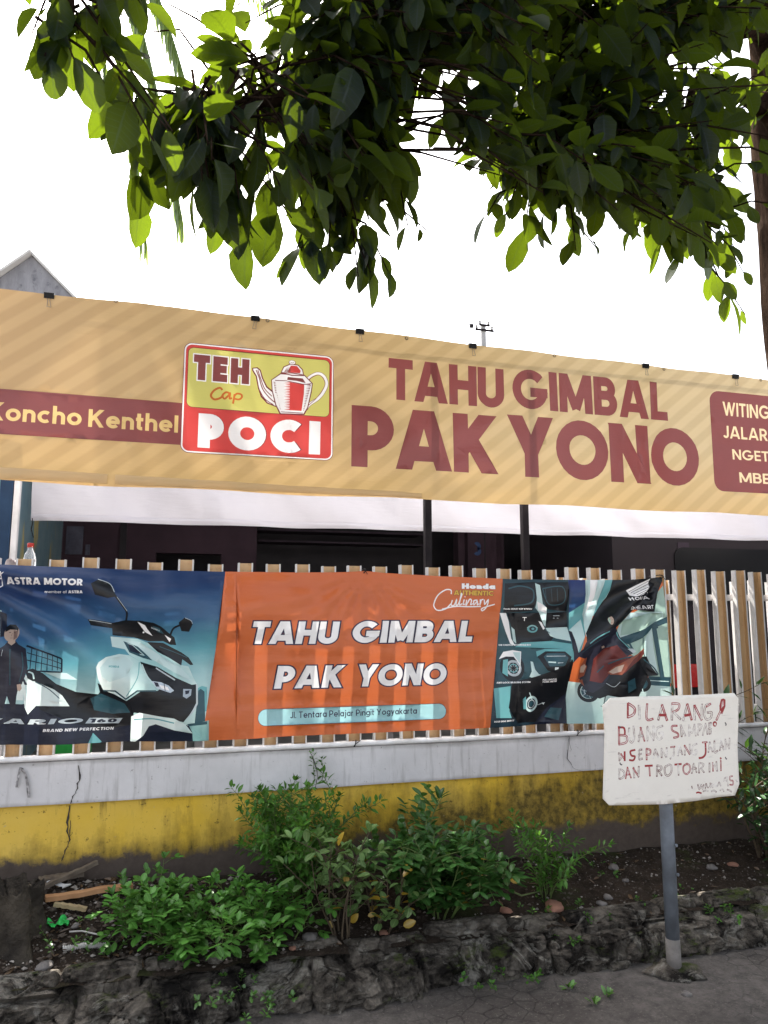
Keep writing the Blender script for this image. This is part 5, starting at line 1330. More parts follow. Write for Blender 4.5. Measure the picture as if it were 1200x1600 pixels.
# row 3: DISEPANJANG JALAN
for ink, ps in ((f_, [(165, 475), (168, 525)]), (f_, [(165, 478), (188, 495), (168, 525)]), (r_, [(182, 478), (204, 520)]), (r_, [(206, 465), (207, 525)]), (r_, [(275, 455), (245, 465), (250, 490), (275, 500), (268, 522), (238, 522)]), (f_, [(305, 455), (306, 520)]), (f_, [(305, 455), (328, 450)]), (f_, [(305, 485), (325, 482)]), (f_, [(306, 518), (330, 515)]),
    (r_, [(356, 445), (357, 520)]), (r_, [(356, 446), (386, 455), (380, 480), (358, 485)]), (f_, [(415, 445), (400, 508)]), (f_, [(415, 445), (440, 500)]), (f_, [(405, 480), (432, 478)]), (f_, [(462, 505), (460, 440)]), (f_, [(460, 440), (492, 500)]), (f_, [(492, 500), (494, 435)]), (f_, [(545, 430), (545, 490), (520, 512)]), (r_, [(525, 436), (552, 428)]),
    (f_, [(585, 425), (570, 492)]), (f_, [(585, 425), (605, 485)]), (f_, [(575, 465), (600, 462)]), (f_, [(622, 488), (622, 420)]), (r_, [(622, 420), (655, 480)]), (f_, [(655, 480), (656, 415)]), (f_, [(705, 410), (675, 425), (670, 470), (695, 482), (705, 455), (688, 456)]), (r_, [(765, 395), (765, 470), (745, 500), (720, 510)]), (r_, [(742, 402), (775, 396)]),
    (f_, [(795, 400), (782, 470)]), (f_, [(795, 400), (815, 465)]), (f_, [(786, 440), (810, 438)]), (f_, [(830, 392), (830, 465), (850, 460)]), (f_, [(875, 390), (862, 455)]), (f_, [(875, 390), (892, 450)]), (f_, [(866, 430), (888, 428)]), (f_, [(905, 450), (903, 380)]), (f_, [(903, 380), (930, 445)]), (f_, [(930, 445), (932, 372)])): brush(ps, ink, .0042)
# row 4: DAN TROTOAR INI
for ink, ps in ((f_, [(168, 585), (168, 655)]), (f_, [(168, 585), (202, 605), (198, 640), (168, 655)]), (r_, [(225, 575), (212, 650)]), (r_, [(225, 575), (248, 645)]), (r_, [(216, 622), (240, 620)]), (f_, [(268, 645), (266, 575)]), (r_, [(266, 575), (300, 638)]), (f_, [(300, 638), (302, 568)]), (r_, [(350, 565), (400, 562)]), (r_, [(378, 565), (382, 632)]),
    (f_, [(430, 560), (428, 635)]), (f_, [(430, 560), (460, 570), (455, 592), (432, 598)]), (f_, [(440, 600), (465, 632)]), (f_, [(510, 555), (485, 575), (488, 620), (510, 630), (530, 600), (525, 560), (508, 555)]), (r_, [(550, 556), (595, 548)]), (f_, [(572, 552), (575, 628)]), (r_, [(635, 548), (612, 565), (615, 608), (635, 618), (655, 590), (650, 555), (633, 548)]),
    (f_, [(682, 545), (668, 615)]), (f_, [(682, 545), (702, 610)]), (f_, [(672, 585), (698, 582)]), (f_, [(722, 542), (720, 612)]), (f_, [(722, 542), (748, 552), (742, 570), (724, 578)]), (f_, [(730, 578), (752, 606)]), (f_, [(792, 540), (792, 604)]), (r_, [(815, 538), (818, 600)]), (f_, [(840, 535), (842, 600)]), (f_, [(816, 540), (842, 598)]), (r_, [(868, 528), (868, 596)]), (r_, [(868, 505), (869, 512)])): brush(ps, ink, .0040)
# row 5: WARGA 45 with a wavy underline
for ink, ps in ((f_, [(712, 695), (722, 722), (732, 698), (742, 720), (752, 692)]), (f_, [(770, 685), (760, 715)]), (f_, [(770, 685), (782, 712)]), (f_, [(795, 685), (796, 712)]), (f_, [(796, 686), (812, 692), (798, 700), (812, 712)]), (f_, [(838, 680), (824, 695), (836, 708), (842, 695)]), (f_, [(858, 675), (848, 706)]), (f_, [(858, 675), (870, 704)]),
    (f_, [(905, 645), (892, 668), (915, 668)]), (f_, [(912, 640), (918, 700)]), (r_, [(950, 632), (932, 638), (935, 660), (955, 665), (950, 692), (930, 695)]), (f_, [(668, 705), (672, 720)]), (f_, [(975, 660), (982, 675)]), (r_, [(700, 752), (715, 745), (735, 752)]), (f_, [(750, 740), (765, 732), (780, 738)]), (f_, [(805, 742), (825, 735), (840, 742)]), (f_, [(862, 732), (880, 725), (890, 738)]), (f_, [(915, 728), (935, 735), (945, 740)])): brush(ps, ink, .0032)
for pts in ([(900, 262), (908, 272), (906, 284)], [(172, 540), (176, 552), (188, 556)], [(902, 500), (906, 512), (914, 515)], [(170, 290), (182, 298)]): S_q = zs(pts); L.append(('dark', [[l for l in stroke_loops(smooth_line(S_q, 4), .0028)]]))
cx0, cz0 = S_(1048, 1170)
tr0, tr1 = zs([(725, 70)])[0], zs([(995, 268)])[0]
def s_y(x, z):
    dx, dz = x-cx0, z-cz0
    y = SY+.004*FB(x*3, z*3, 2, 2)+.010*(dz/.25)*0.3
    e = (tr1[0]-tr0[0])*(z-tr0[1])-(tr1[1]-tr0[1])*(x-tr0[0])          # crease across the top right corner
    if e > 0: y -= e*.55
    y -= .006*math.exp(-(abs(e)/.012)**2)
    return y
printed_sheet('board', outl, L, SM, s_y, .022, sg)
b = sg.children[0]
md = b.modifiers.new('thickness', 'SOLIDIFY'); md.thickness = .004; md.offset = 1 if False else -1
M['pipe_grey'] = std_mat('grey_pipe_paint', (0.16, 0.18, 0.21), (0.10, 0.11, 0.125), 16, 0.5, 0.3, 0.002)
M['pipe_raw'] = std_mat('cement_smeared_pipe', (0.20, 0.18, 0.165), (0.11, 0.10, 0.09), 18, 0.9, 0.6, 0.004)
px_ = at_y(1048, 1400, SY+.04).x
mb = MB(); mb.tube([(px_, SY+.042, .115), (px_+.001, SY+.042, 1.05)], .029, 20); mb.build('pipe', M['pipe_grey'], sg, smooth=True)
mb = MB(); mb.tube([(px_, SY+.042, -.02), (px_, SY+.042, .135)], [.0315, .030], 20); mb.build('pipe_foot', M['pipe_raw'], sg, smooth=True)
for z in (.52, .40):
    mb = MB(); mb.tube([(px_+.018, SY+.012, z), (px_+.020, SY+.006, z)], .007, 8); mb.build('bolt', M['pipe_grey'], sg)
mb = MB(); mb.box((px_-.018, SY+.006, .70), (px_+.018, SY+.014, 1.06)); mb.build('bracket', M['pipe_grey'], sg)
# lump of mortar at the foot
def lump(name, c, r, mat, seed, label=None, cat=None, group=None, parent=None, sub=3, amp=.25, flat=.1):
    bm = bmesh.new(); bmesh.ops.create_icosphere(bm, subdivisions=sub, radius=1)
    rs = random.Random(seed); o = Vector((rs.uniform(0, 50), rs.uniform(0, 50), 0))
    for v in bm.verts:
        n_ = v.co.normalized(); k = 1+amp*noise.noise(n_*1.1+o)+amp*.6*noise.noise(n_*2.6+o)+amp*.3*noise.noise(n_*6+o)
        v.co = Vector((n_.x*k*r[0], n_.y*k*r[1], max(-flat*r[2], n_.z*k*r[2])))
    me = bpy.data.meshes.new(name); bm.to_mesh(me); bm.free(); me.materials.append(mat)
    me.polygons.foreach_set('use_smooth', [True]*len(me.polygons))
    ob = bpy.data.objects.new(name, me); COL.objects.link(ob)
    if parent: ob.parent = parent; ob.location = Vector(c)-parent.location
    else: ob.location = c
    ob.rotation_euler = (0, 0, rs.uniform(0, 6))
    if label: tag(ob, label, cat, group)
    return ob
lump('mortar_foot', (px_-.005, SY+.045, -.005), (.12, .09, .042), M['stone'], 4, parent=sg, amp=.55)

# ================================================================ PLANTS
M['stem_green'] = std_mat('green_stem', (0.10, 0.15, 0.045), (0.07, 0.10, 0.03), 30, 0.6, 0)
M['stem_brown'] = std_mat('brown_twig', (0.10, 0.075, 0.05), (0.06, 0.045, 0.03), 30, 0.8, 0)
LM = {
 'herb': leaf_mat('herb_leaf', (0.055, 0.150, 0.022), (0.12, 0.26, 0.03), .3, .6, .02),
 'cassia': leaf_mat('cassia_leaf', (0.036, 0.105, 0.022), (0.10, 0.22, 0.03), .25, .6, .035, .32),
 'grey': leaf_mat('greyish_leaf', (0.12, 0.21, 0.065), (0.15, 0.25, 0.06), .25, .5, .03, .4),
 'pea': leaf_mat('groundcover_leaf', (0.070, 0.195, 0.030), (0.12, 0.28, 0.035), .28, .6, .03, .4),
 'shrub': leaf_mat('dark_shrub_leaf', (0.022, 0.058, 0.017), (0.07, 0.15, 0.02), .25, .5, .03, .3),
 'weed': leaf_mat('weed_leaf', (0.08, 0.19, 0.035), (0.16, 0.34, 0.04), .3, .35, .05),
 'yellow': leaf_mat('yellowed_leaf', (0.42, 0.26, 0.025), (0.5, 0.3, 0.03), .25, .35, .06),
}
def leaf(mb, p, d, up, L_, W_, fold=.25, droop=.25, rows=(0, .16, .42, .68, .88, 1), prof=(.04, .62, 1, .82, .42, .02), m=0):
    """one folded, drooping blade starting at p and running along d"""
    d = d.normalized(); s = d.cross(up)
    s = s.normalized() if s.length > 1e-4 else d.orthogonal().normalized()
    u = s.cross(d).normalized()
    vs = []; fs = []
    for t, w_ in zip(rows, prof):
        c = p+d*(L_*t)-u*(droop*L_*t*t)
        hw = W_*.5*w_
        vs += [c-s*hw+u*(fold*hw), c, c+s*hw+u*(fold*hw)]
    for i in range(len(rows)-1):
        a = i*3; fs += [(a, a+3, a+4, a+1), (a+1, a+4, a+5, a+2)]
    o_ = len(mb.v); mb.add(vs, fs, m)
    for i, t in enumerate(rows): mb.uv[o_+3*i] = (-1, t); mb.uv[o_+3*i+1] = (0, t); mb.uv[o_+3*i+2] = (1, t)
OVAL = (.05, .66, 1, .95, .6, .06)
LANCE = (.04, .55, 1, .72, .30, .01)
def plant(name, base, label, cat, stems, leafm, stemm, height, spread, ll, lw_, per, seed, mode='alt', lean=(0, 0), prof=LANCE, rad=.004, bare=.15, grav=.1, sidebr=0, up_bias=.5, group=None, extra_yellow=0, ground=None):
    rs = random.Random(seed)
    base = Vector(base)
    t = thing(name, base, label, cat, group)
    sb, fb = MB(), MB()
    def grow(p, d, ln, r, depth):
        n = max(4, int(ln/.035)); pts = [p]; q = p.copy(); dd = d.normalized()
        for i in range(n):
            dd = (dd+Vector((rs.uniform(-.16, .16), rs.uniform(-.16, .16), -grav*i/n*.5+rs.uniform(-.05, .05)))).normalized()
            q = q+dd*(ln/n)
            if ground is not None:
                gz_ = ground(q.x, q.y)+.02
                if q.z < gz_: q.z = gz_
            pts.append(q.copy())
        o_ = len(sb.v); sb.tube(pts, [r*(1-.65*i/n) for i in range(n+1)], 5)
        if depth == 0: sb.f.append((0, o_, o_+1)); sb.m.append(0)
        cum = ln/n; nn = max(3, int(per*ln/max(height, .01)*(1 if depth == 0 else .8)))
        for k in range(nn):
            s = bare+(1-bare)*(k+.5)/nn; idx = min(n-1, int(s*n)); pp = pts[idx].lerp(pts[idx+1], s*n-idx)
            tg = (pts[idx+1]-pts[idx]).normalized(); az = rs.uniform(0, 6.28) if mode != 'spiral' else k*2.4
            side = tg.orthogonal().normalized(); side.rotate(Matrix.Rotation(az, 3, tg).to_quaternion())
            sc_ = (1-.45*abs(s-.55))*rs.uniform(.7, 1.15)
            if mode in ('alt', 'spiral'):
                for sg_ in ((1, -1) if mode == 'alt' else (1,)):
                    dl = (side*sg_+tg*.5+Vector((0, 0, rs.uniform(-.2, .45)*up_bias))).normalized()
                    pe = pp+dl*ll*.22; sb.tube([pp, pe], r*.35, 4)
                    leaf(fb, pe, dl, Vector((rs.uniform(-.3, .3), rs.uniform(-.3, .3), 1)), ll*sc_, lw_*sc_, rs.uniform(.1, .4), rs.uniform(0, .35), prof=prof, m=1 if rs.random() < extra_yellow else 0)
            else:                        # compound: a stalk with paired leaflets
                dl = (side+tg*.6+Vector((0, 0, .35*up_bias))).normalized(); st = ll*rs.uniform(1.0, 1.6)
                pe = pp+dl*st+Vector((0, 0, -st*.15)); sb.tube([pp, pp.lerp(pe, .5)+Vector((0, 0, st*.05)), pe], r*.4, 4)
                sd = dl.cross(Vector((0, 0, 1))); sd = sd.normalized() if sd.length > .01 else Vector((1, 0, 0))
                npair = 2 if mode == 'four' else 3
                for j in range(npair):
                    pj = pp.lerp(pe, (1-.38*j) if npair > 2 else 1-.28*j)
                    for sg_ in (1, -1):
                        dj = (sd*sg_*.9+dl*(.75-.15*j)+Vector((0, 0, rs.uniform(-.15, .3)))).normalized()
                        leaf(fb, pj, dj, Vector((rs.uniform(-.25, .25), rs.uniform(-.25, .25), 1)), ll*sc_*rs.uniform(.85, 1.1), lw_*sc_, rs.uniform(.05, .3), rs.uniform(0, .3), prof=OVAL, m=1 if rs.random() < extra_yellow else 0)
        # leaves at the tip
        for k in range(4):
            a = rs.uniform(0, 6.28); dl = (dd*1.1+Vector((math.cos(a), math.sin(a), .3))*.8).normalized()
            leaf(fb, pts[-1], dl, Vector((0, 0, 1)), ll*.8, lw_*.75, .3, .15, prof=prof)
        if depth < sidebr:
            for k in range(rs.randint(2, 4)):
                i = rs.randint(max(1, n//4), n-1); a = rs.uniform(0, 6.28)
                grow(pts[i], (dd*.5+Vector((math.cos(a), math.sin(a), .35))).normalized(), ln*rs.uniform(.3, .5), r*.6, depth+1)
    sb.v.append(tuple(base-Vector((0, 0, .03)))); root_i = 0
    for i in range(stems):
        a = 6.283*i/stems+rs.uniform(-.5, .5); k = rs.uniform(.3, 1.0)
        d = Vector((math.cos(a)*spread*k+lean[0], math.sin(a)*spread*k+lean[1], 1.0))
        b0 = base+Vector((math.cos(a), math.sin(a), 0))*spread*.08
        grow(b0-Vector((0, 0, .02)), d, height*rs.uniform(.7, 1.05)*(d.length if spread > .8 else 1), rad*rs.uniform(.8, 1.2), 0)
    sb.build('stem', stemm, t, smooth=True, origin=base)
    fb.build('foliage', [leafm, LM['yellow']], t, smooth=True, origin=base)
    return t
def gpt(px, py):
    """point on the soil surface seen at a pixel"""
    r = ray(px, py); lo, hi = 2.4/r.y, 3.79/r.y
    for _ in range(40):
        m = (lo+hi)/2; p = CAMP+r*m
        if p.z > soil_z(p.x, max(3.18, p.y)): lo = m
        else: hi = m
    p = CAMP+r*lo; p.z = soil_z(p.x, max(3.18, p.y)); return p
SG, SB = M['stem_green'], M['stem_brown']
plant('herb_bush', gpt(462, 1395), 'dense small leaved green bush against the yellow wall, taller than the ground cover', 'bush', 20, LM['herb'], SG, .50, .36, .046, .020, 32, 1, 'alt', (0.02, -.06), LANCE, .004, .15, .1, 1, .7)
plant('cassia_shrub', gpt(652, 1410), 'tall dark green shrub with oval paired leaflets and one long upright shoot', 'shrub', 1, LM['cassia'], SG, .72, .04, .078, .034, 13, 2, 'comp', (-.03, -.14), OVAL, .007, .40, .0, 0, .8)
plant('cassia_shrub', gpt(690, 1425), 'spreading dark green shrub with oval leaflets in the middle of the soil bed', 'shrub', 13, LM['cassia'], SG, .42, .62, .062, .034, 11, 3, 'comp', (.03, -.18), OVAL, .005, .15, .25, 1, .5, extra_yellow=.012)
plant('pale_leaf_shrub', gpt(535, 1462), 'small shrub with pale greyish oval leaves in front of the dense bush', 'shrub', 7, LM['grey'], SB, .46, .36, .062, .036, 10, 4, 'spiral', (-.05, -.1), OVAL, .0045, .22, .05, 1, .7, extra_yellow=.05)
plant('pale_leaf_shrub', gpt(592, 1452), 'low pale leaved shrub with yellowing leaves beside the spreading dark shrub', 'shrub', 5, LM['grey'], SB, .36, .5, .055, .034, 9, 14, 'spiral', (.02, -.1), OVAL, .004, .2, .1, 1, .6, extra_yellow=.10)
GC = [(228, 1452, 'leftmost clump of low four leaflet ground cover beside the wooden plank', .20, 6), (290, 1455, 'low green ground cover clump right of the leftmost clump', .18, 6), (245, 1478, 'low green ground cover clump nearest the spiral cable', .14, 5), (345, 1480, 'low green ground cover clump hanging over the mossy kerb edge', .19, 6), (395, 1455, 'bright ground cover clump directly in front of the dense bush', .20, 6), (432, 1470, 'low ground cover clump left of the small pale leaved shrub', .16, 5)]
for i, (px, py, lab, h_, ns) in enumerate(GC):
    plant('ground_cover_plant', gpt(px, py), lab, 'plant', ns-1, LM['pea'], SG, h_*1.02, .85, .050, .027, 4, 30+i, 'four', (0, -.25), OVAL, .003, .12, .35, 1, .6, group='low ground cover clumps in the soil bed', ground=soil_z)
plant('spindly_herb', gpt(852, 1400), 'small light green herb standing alone right of the big shrub', 'plant', 7, LM['herb'], SG, .36, .26, .044, .017, 20, 5, 'alt', (.05, -.08), LANCE, .003, .15, .05, 1, .6)
plant('spindly_herb', gpt(818, 1345), 'tiny sprig just behind the lone light green herb', 'plant', 2, LM['weed'], SG, .20, .15, .025, .014, 9, 6, 'alt', (0, 0), LANCE, .002, .3)
plant('spindly_herb', gpt(760, 1315), 'faint low sprig at the foot of the stained yellow wall', 'plant', 4, LM['herb'], SG, .26, .4, .04, .018, 10, 16, 'alt', (.0, 0), LANCE, .0025, .2)
sp_ = at_y(1192, 1300, 3.55); sp_.z = soil_z(sp_.x, 3.55)
plant('dark_shrub', sp_, 'tall dark shrub with narrow leaves at the right edge behind the sign', 'shrub', 8, LM['shrub'], SB, 1.12, .28, .085, .027, 34, 7, 'spiral', (-.10, -.05), LANCE, .006, .15, .12, 1, .4)
sp_ = at_y(1226, 1330, 3.45); sp_.z = soil_z(sp_.x, 3.45)
plant('dark_shrub', sp_, 'shorter dark shrub low at the right edge of the bed', 'shrub', 7, LM['shrub'], SB, .62, .36, .07, .03, 24, 8, 'spiral', (-.12, -.05), LANCE, .005, .1, .12, 1, .4)
# weed on the coping crack
cr_ = at_y(497, 1213, 3.80)
plant('crack_weed', (cr_.x, 3.80, cr_.z), 'little weed growing out of the crack in the white coping', 'weed', 2, LM['herb'], SG, .15, .25, .028, .013, 9, 9, 'alt', (.15, -.25), LANCE, .0018, .1)
# tiny weeds on and below the kerb
WD = [(390, 1578, 'bright weed tuft low on the kerb face under the ground cover', .075, 3.06, 'weed'), (335, 1552, 'left weed tuft of the mossy kerb ledge', .05, 3.1, 'weed'), (372, 1546, 'right weed tuft of the mossy kerb ledge', .05, 3.1, 'weed'), (438, 1548, 'tiny weed tuft above the lowest kerb stones', .04, 3.1, 'weed'),
      (750, 1528, 'small weed on the kerb face right of the pale kerb stone', .05, 3.05, 'herb'), (812, 1518, 'tiny weed in a kerb joint left of the pavement seedling', .04, 3.05, 'herb'), (886, 1458, 'little weed in the joint below the upper kerb stones', .035, 3.16, 'herb'),
      (918, 1552, 'green seedling growing where the kerb meets the pavement', .07, 3.0, 'weed')]
for i, (px, py, lab, h_, yy, lm) in enumerate(WD):
    p = at_y(px, py, yy)
    if i == 7: p = at_z(px, py, 0.0)
    plant('weed_tuft', p, lab, 'weed', 6 if i < 7 else 3, LM[lm], SG, h_*(1 if i < 7 else .55), .8, .022 if i != 7 else .04, .015 if i != 7 else .02, 4, 50+i, 'alt', (0, -.35), OVAL, .0014, .3, group='tiny weeds on the kerb')
for i, (px, py, lab, h_) in enumerate([(835, 1420, 'low weed sprig on the soil below the lone light herb', .07), (905, 1425, 'low weed sprig on the soil between the herb and the sign pipe', .06), (615 + 310, 1432, 'second low weed sprig just left of the sign pipe', .05), (1020, 1415, 'low weed sprig directly behind the sign pipe', .07), (1070, 1400, 'low weed sprig right of the sign pipe', .06), (100, 1475, 'weed sprig at the foot of the dark stump', .12), (160, 1480, 'weed sprig between the stump and the spiral cable', .07), (945, 1360, 'weed sprig near the wall left of the sign pipe', .07), (1130, 1430, 'weed sprig on the soil under the right half of the sign', .06)]):
    plant('weed_sprig', gpt(px, py), lab, 'weed', 5, LM['weed' if i in (5, 6) else 'herb'], SG, h_*.75, .7, .020, .011, 5, 70+i, 'alt', (0, -.1), OVAL, .0014, .25, group='low weed sprigs on the soil')

# ================================================================ LITTER AND STONES
rs = random.Random(77)
M['debris'] = std_mat('soil_crumbs', (0.10, 0.08, 0.065), (0.045, 0.036, 0.03), 40, 0.95, 0.5)
M['pale_debris'] = std_mat('pale_grit', (0.30, 0.27, 0.24), (0.17, 0.15, 0.135), 40, 0.9, 0.4)
mb = MB()
for i in range(5200):
    if i < 2900: x = rs.uniform(-1.2, 4.2); y = rs.uniform(3.22, 3.82)
    else: x = rs.gauss(-.35, .45); y = rs.uniform(3.2, 3.8)
    if not -1.6 < x < 4.5: continue
    r = rs.choice((.002, .003, .004, .005, .008)) * rs.uniform(.7, 1.4)*(1.35 if i > 2900 else 1)
    z = soil_z(x, y)+r*.3; vs = []
    for v in ((1,0,0),(-1,0,0),(0,1,0),(0,-1,0),(0,0,1),(0,0,-1)): vs.append((x+v[0]*r*rs.uniform(.5, 1.5), y+v[1]*r*rs.uniform(.5, 1.5), z+v[2]*r*rs.uniform(.4, 1)))
    mb.add(vs, [(0,2,4),(2,1,4),(1,3,4),(3,0,4),(2,0,5),(1,2,5),(3,1,5),(0,3,5)], 1 if rs.random() < .25 else 0)
tag(mb.build('soil_grit', [M['debris'], M['pale_debris']]), 'crumbs of soil and grit scattered over the planting bed', 'grit', kind='stuff')
M['litter_leaf'] = leaf_mat('dead_brown_leaf', (0.09, 0.055, 0.03), (0.1, 0.06, 0.03), .15, .5, .04)
mb = MB()
for i in range(420):
    x = rs.uniform(-1.0, 4.2) if i < 200 else rs.gauss(-.3, .4); y = rs.uniform(3.2, 3.8)
    if not -1.6 < x < 4.4: continue
    a = rs.uniform(0, 6.28); leaf(mb, Vector((x, y, soil_z(x, y)+.006)), Vector((math.cos(a), math.sin(a), rs.uniform(-.1, .3))), Vector((rs.uniform(-.6, .6), rs.uniform(-.6, .6), 1)), rs.uniform(.015, .05), rs.uniform(.006, .018), .5, rs.uniform(-.3, .3))
tag(mb.build('dead_leaf_litter', M['litter_leaf']), 'small dead leaves lying over the dark soil', 'litter', kind='stuff')
M['stone_grey'] = std_mat('pebble_grey', (0.17, 0.155, 0.145), (0.10, 0.09, 0.085), 25, 0.9, 0.5)
M['stone_pink'] = std_mat('brick_fragment', (0.26, 0.13, 0.09), (0.17, 0.09, 0.065), 25, 0.9, 0.5)
ST = [(383, 570, 0, 0, 0)]
STN = [(982, 1421, .030, 'g', 'rounded grey stone on the soil left of the sign pipe'), (940, 1413, .02, 'g', 'small grey stone beside the flat brown stone'), (865, 1420, .055, 'p', 'flat brown stone lying on the kerb edge right of the big shrub'), (790, 1424, .03, 'p', 'pinkish brick fragment on the kerb edge at the big shrub'), (960, 1357, .028, 'g', 'dark round stone on the soil behind the sign pipe'), (978, 1377, .018, 'g', 'pale pebble behind the sign pipe'),
       (1112, 1357, .026, 'g', 'round grey stone right of the sign pipe near the wall'), (1145, 1352, .024, 'p', 'round reddish stone farthest right under the sign'), (485, 1467, .032, 'g', 'pale grey shard of concrete at the kerb edge below the pale leaved shrub'), (508, 1472, .024, 'g', 'pale stone right of the concrete shard'), (458, 1483, .018, 'p', 'tiny pink stone left of the concrete shard'), (600, 1460, .026, 'p', 'reddish tile fragment at the edge under the spreading shrub'),
       (20, 1536, .026, 'p', 'reddish brick lump at the bottom of the stump'), (112, 1523, .024, 'g', 'grey rubble lump on the mossy edge below the spiral cable'), (70, 1512, .03, 'g', 'grey rubble lump right of the stump'), (118, 1448, .02, 'g', 'grey rubble lump left of the ground cover'), (950, 1403, .022, 'g', 'grey stone on the kerb edge touching the sign pipe'), (1048+25, 1555, .02, 'g', 'small dark stone on the pavement right of the sign foot'), (480, 1565, .02, 'g', 'dark pebble on the ledge of the lower kerb')]
for i, (px, py, r, k, lab) in enumerate(STN):
    p = gpt(px, py) if py < 1545 else at_z(px, py, 0)
    lump('stone', p+Vector((0, 0, r*.12)), (r*rs.uniform(.85, 1.25), r*rs.uniform(.7, 1.0), r*(.62 if k == 'g' else .42)), M['stone_grey' if k == 'g' else 'stone_pink'], 100+i, lab, 'stone', 'loose stones on the bed', None, 3, .3, .4)
# dark stump at the left edge
M['stump'] = std_mat('blackened_stump', (0.012, 0.010, 0.009), (0.06, 0.05, 0.038), 7, 0.95, 0.9, 0.02)
sp = gpt(22, 1490); mb = MB(); nk = 40
for k in range(nk+1):
    s = k/nk
    for a in range(48):
        an = a*2*math.pi/48; r = (.125-.035*s+.03*(1-s)**4)*(1+.16*math.sin(an*5+1)+.2*FB(math.cos(an)*1.7, math.sin(an)*1.7, s*2.2))
        zz = s*(.265+.06*N(math.cos(an)*2.2, math.sin(an)*2.2, 5)+.02*N(math.cos(an)*7, math.sin(an)*7, 2))
        mb.v.append((sp.x-.03+r*math.cos(an), sp.y+.08+r*.9*math.sin(an), sp.z-.03+zz))
for k in range(nk):
    for a in range(48): mb.f.append((k*48+a, k*48+(a+1) % 48, (k+1)*48+(a+1) % 48, (k+1)*48+a)); mb.m.append(0)
c_ = len(mb.v); mb.v.append((sp.x-.03, sp.y+.08, sp.z+.12))
for a in range(48): mb.f.append((nk*48+a, nk*48+(a+1) % 48, c_)); mb.m.append(0)
tag(mb.build('tree_stump', M['stump'], None, True, sp), 'blackened rotten stump at the left edge of the bed', 'stump')
def strip(name, pa, pb, w_, th, mat, label, cat, jag=.15, za=0.0, zb=0.0, nseg=14, zc=None):
    a, b = Vector(pa)+Vector((0, 0, za)), Vector(pb)+Vector((0, 0, zb)); d = (b-a).normalized(); s = d.cross(Vector((0, 0, 1))).normalized(); u = s.cross(d)
    mb = MB(); r = random.Random(name+label)
    for i in range(nseg+1):
        c = a.lerp(b, i/nseg); hw = w_/2*(1+r.uniform(-jag, jag)*(2.5 if i in (0, nseg) else .6)); h = th/2
        c = c+u*r.uniform(-.002, .002)
        mb.v += [c-s*hw-u*h, c+s*hw-u*h, c+s*hw*.9+u*h, c-s*hw*.95+u*h]
    for i in range(nseg):
        for k in range(4): mb.f.append((4*i+k, 4*i+(k+1) % 4, 4*i+4+(k+1) % 4, 4*i+4+k)); mb.m.append(0)
    mb.f.append((3, 2, 1, 0)); mb.f.append(tuple(4*nseg+k for k in range(4))); mb.m += [0, 0]
    return tag(mb.build(name, mat, None, origin=a), label, cat)
strip('wooden_plank', gpt(70, 1416), gpt(206, 1396), .040, .018, M['wood'], 'split reddish wooden plank lying at the left of the bed', 'plank', .12, .03, .035)
M['grey_wood'] = std_mat('grey_wood', (0.16, 0.13, 0.10), (0.09, 0.07, 0.055), 20, 0.9, 0.5)
strip('wooden_stick', gpt(62, 1400), gpt(150, 1372)+Vector((0, .02, .075)), .022, .018, M['grey_wood'], 'thin broken stick leaning up against the wall above the plank', 'stick', .2, .03, .0)
strip('grey_board', gpt(60, 1385), gpt(130, 1372), .06, .016, M['grey_wood'], 'short weathered grey board behind the leaning stick', 'board', .15, .025, .03)
strip('bamboo_piece', gpt(85, 1420), gpt(135, 1428), .026, .014, std_mat('pale_bamboo', (0.36, 0.29, 0.17), (0.24, 0.18, 0.10), 20, .6, .2), 'short pale piece of bamboo below the plank', 'stick', .15, .02, .02)
strip('white_fragment', gpt(75, 1388), gpt(104, 1392), .028, .005, std_mat('white_scrap', (0.62, 0.62, 0.62), (0.4, 0.4, 0.4), 20, .5, .1), 'crumpled white scrap under the leaning stick', 'scrap', .4, .03, .02)
M['dry_blade'] = std_mat('dry_stalk', (0.10, 0.13, 0.05), (0.07, 0.09, 0.04), 20, .7, 0)
mb = MB(); q = [gpt(x, y)+Vector((0, 0, dz)) for x, y, dz in ((742, 1390, .10), (775, 1402, .06), (815, 1410, .03), (845, 1401, .025))]
mb.tube(smooth_line([tuple(v) for v in q], 5) if False else q, [.004, .005, .004, .003], 6); tag(mb.build('dry_stalk', M['dry_blade'], None, True, q[0]), 'flat green stalk lying over the soil from the big shrub to the lone herb', 'stalk')
# green plastic wrapper
gp = gpt(90, 1447); mb = MB(); nx = 12
for i in range(nx+1):
    for k in range(nx+1):
        u, v = i/nx-.5, k/nx-.5
        mb.v.append((gp.x+u*.085, gp.y+v*.07, gp.z+.016+.014*FB(u*5, v*5, 3, 3)+.008*math.sin(u*9)))
for i in range(nx):
    for k in range(nx): mb.f.append((i*(nx+1)+k, (i+1)*(nx+1)+k, (i+1)*(nx+1)+k+1, i*(nx+1)+k+1)); mb.m.append(0)
M['wrapper'] = std_mat('bright_green_wrapper', (0.03, 0.42, 0.09), (0.02, 0.28, 0.05), 30, .25, .3)
tag(mb.build('plastic_wrapper', M['wrapper'], None, True, gp), 'crumpled bright green plastic wrapper among the rubble', 'wrapper')
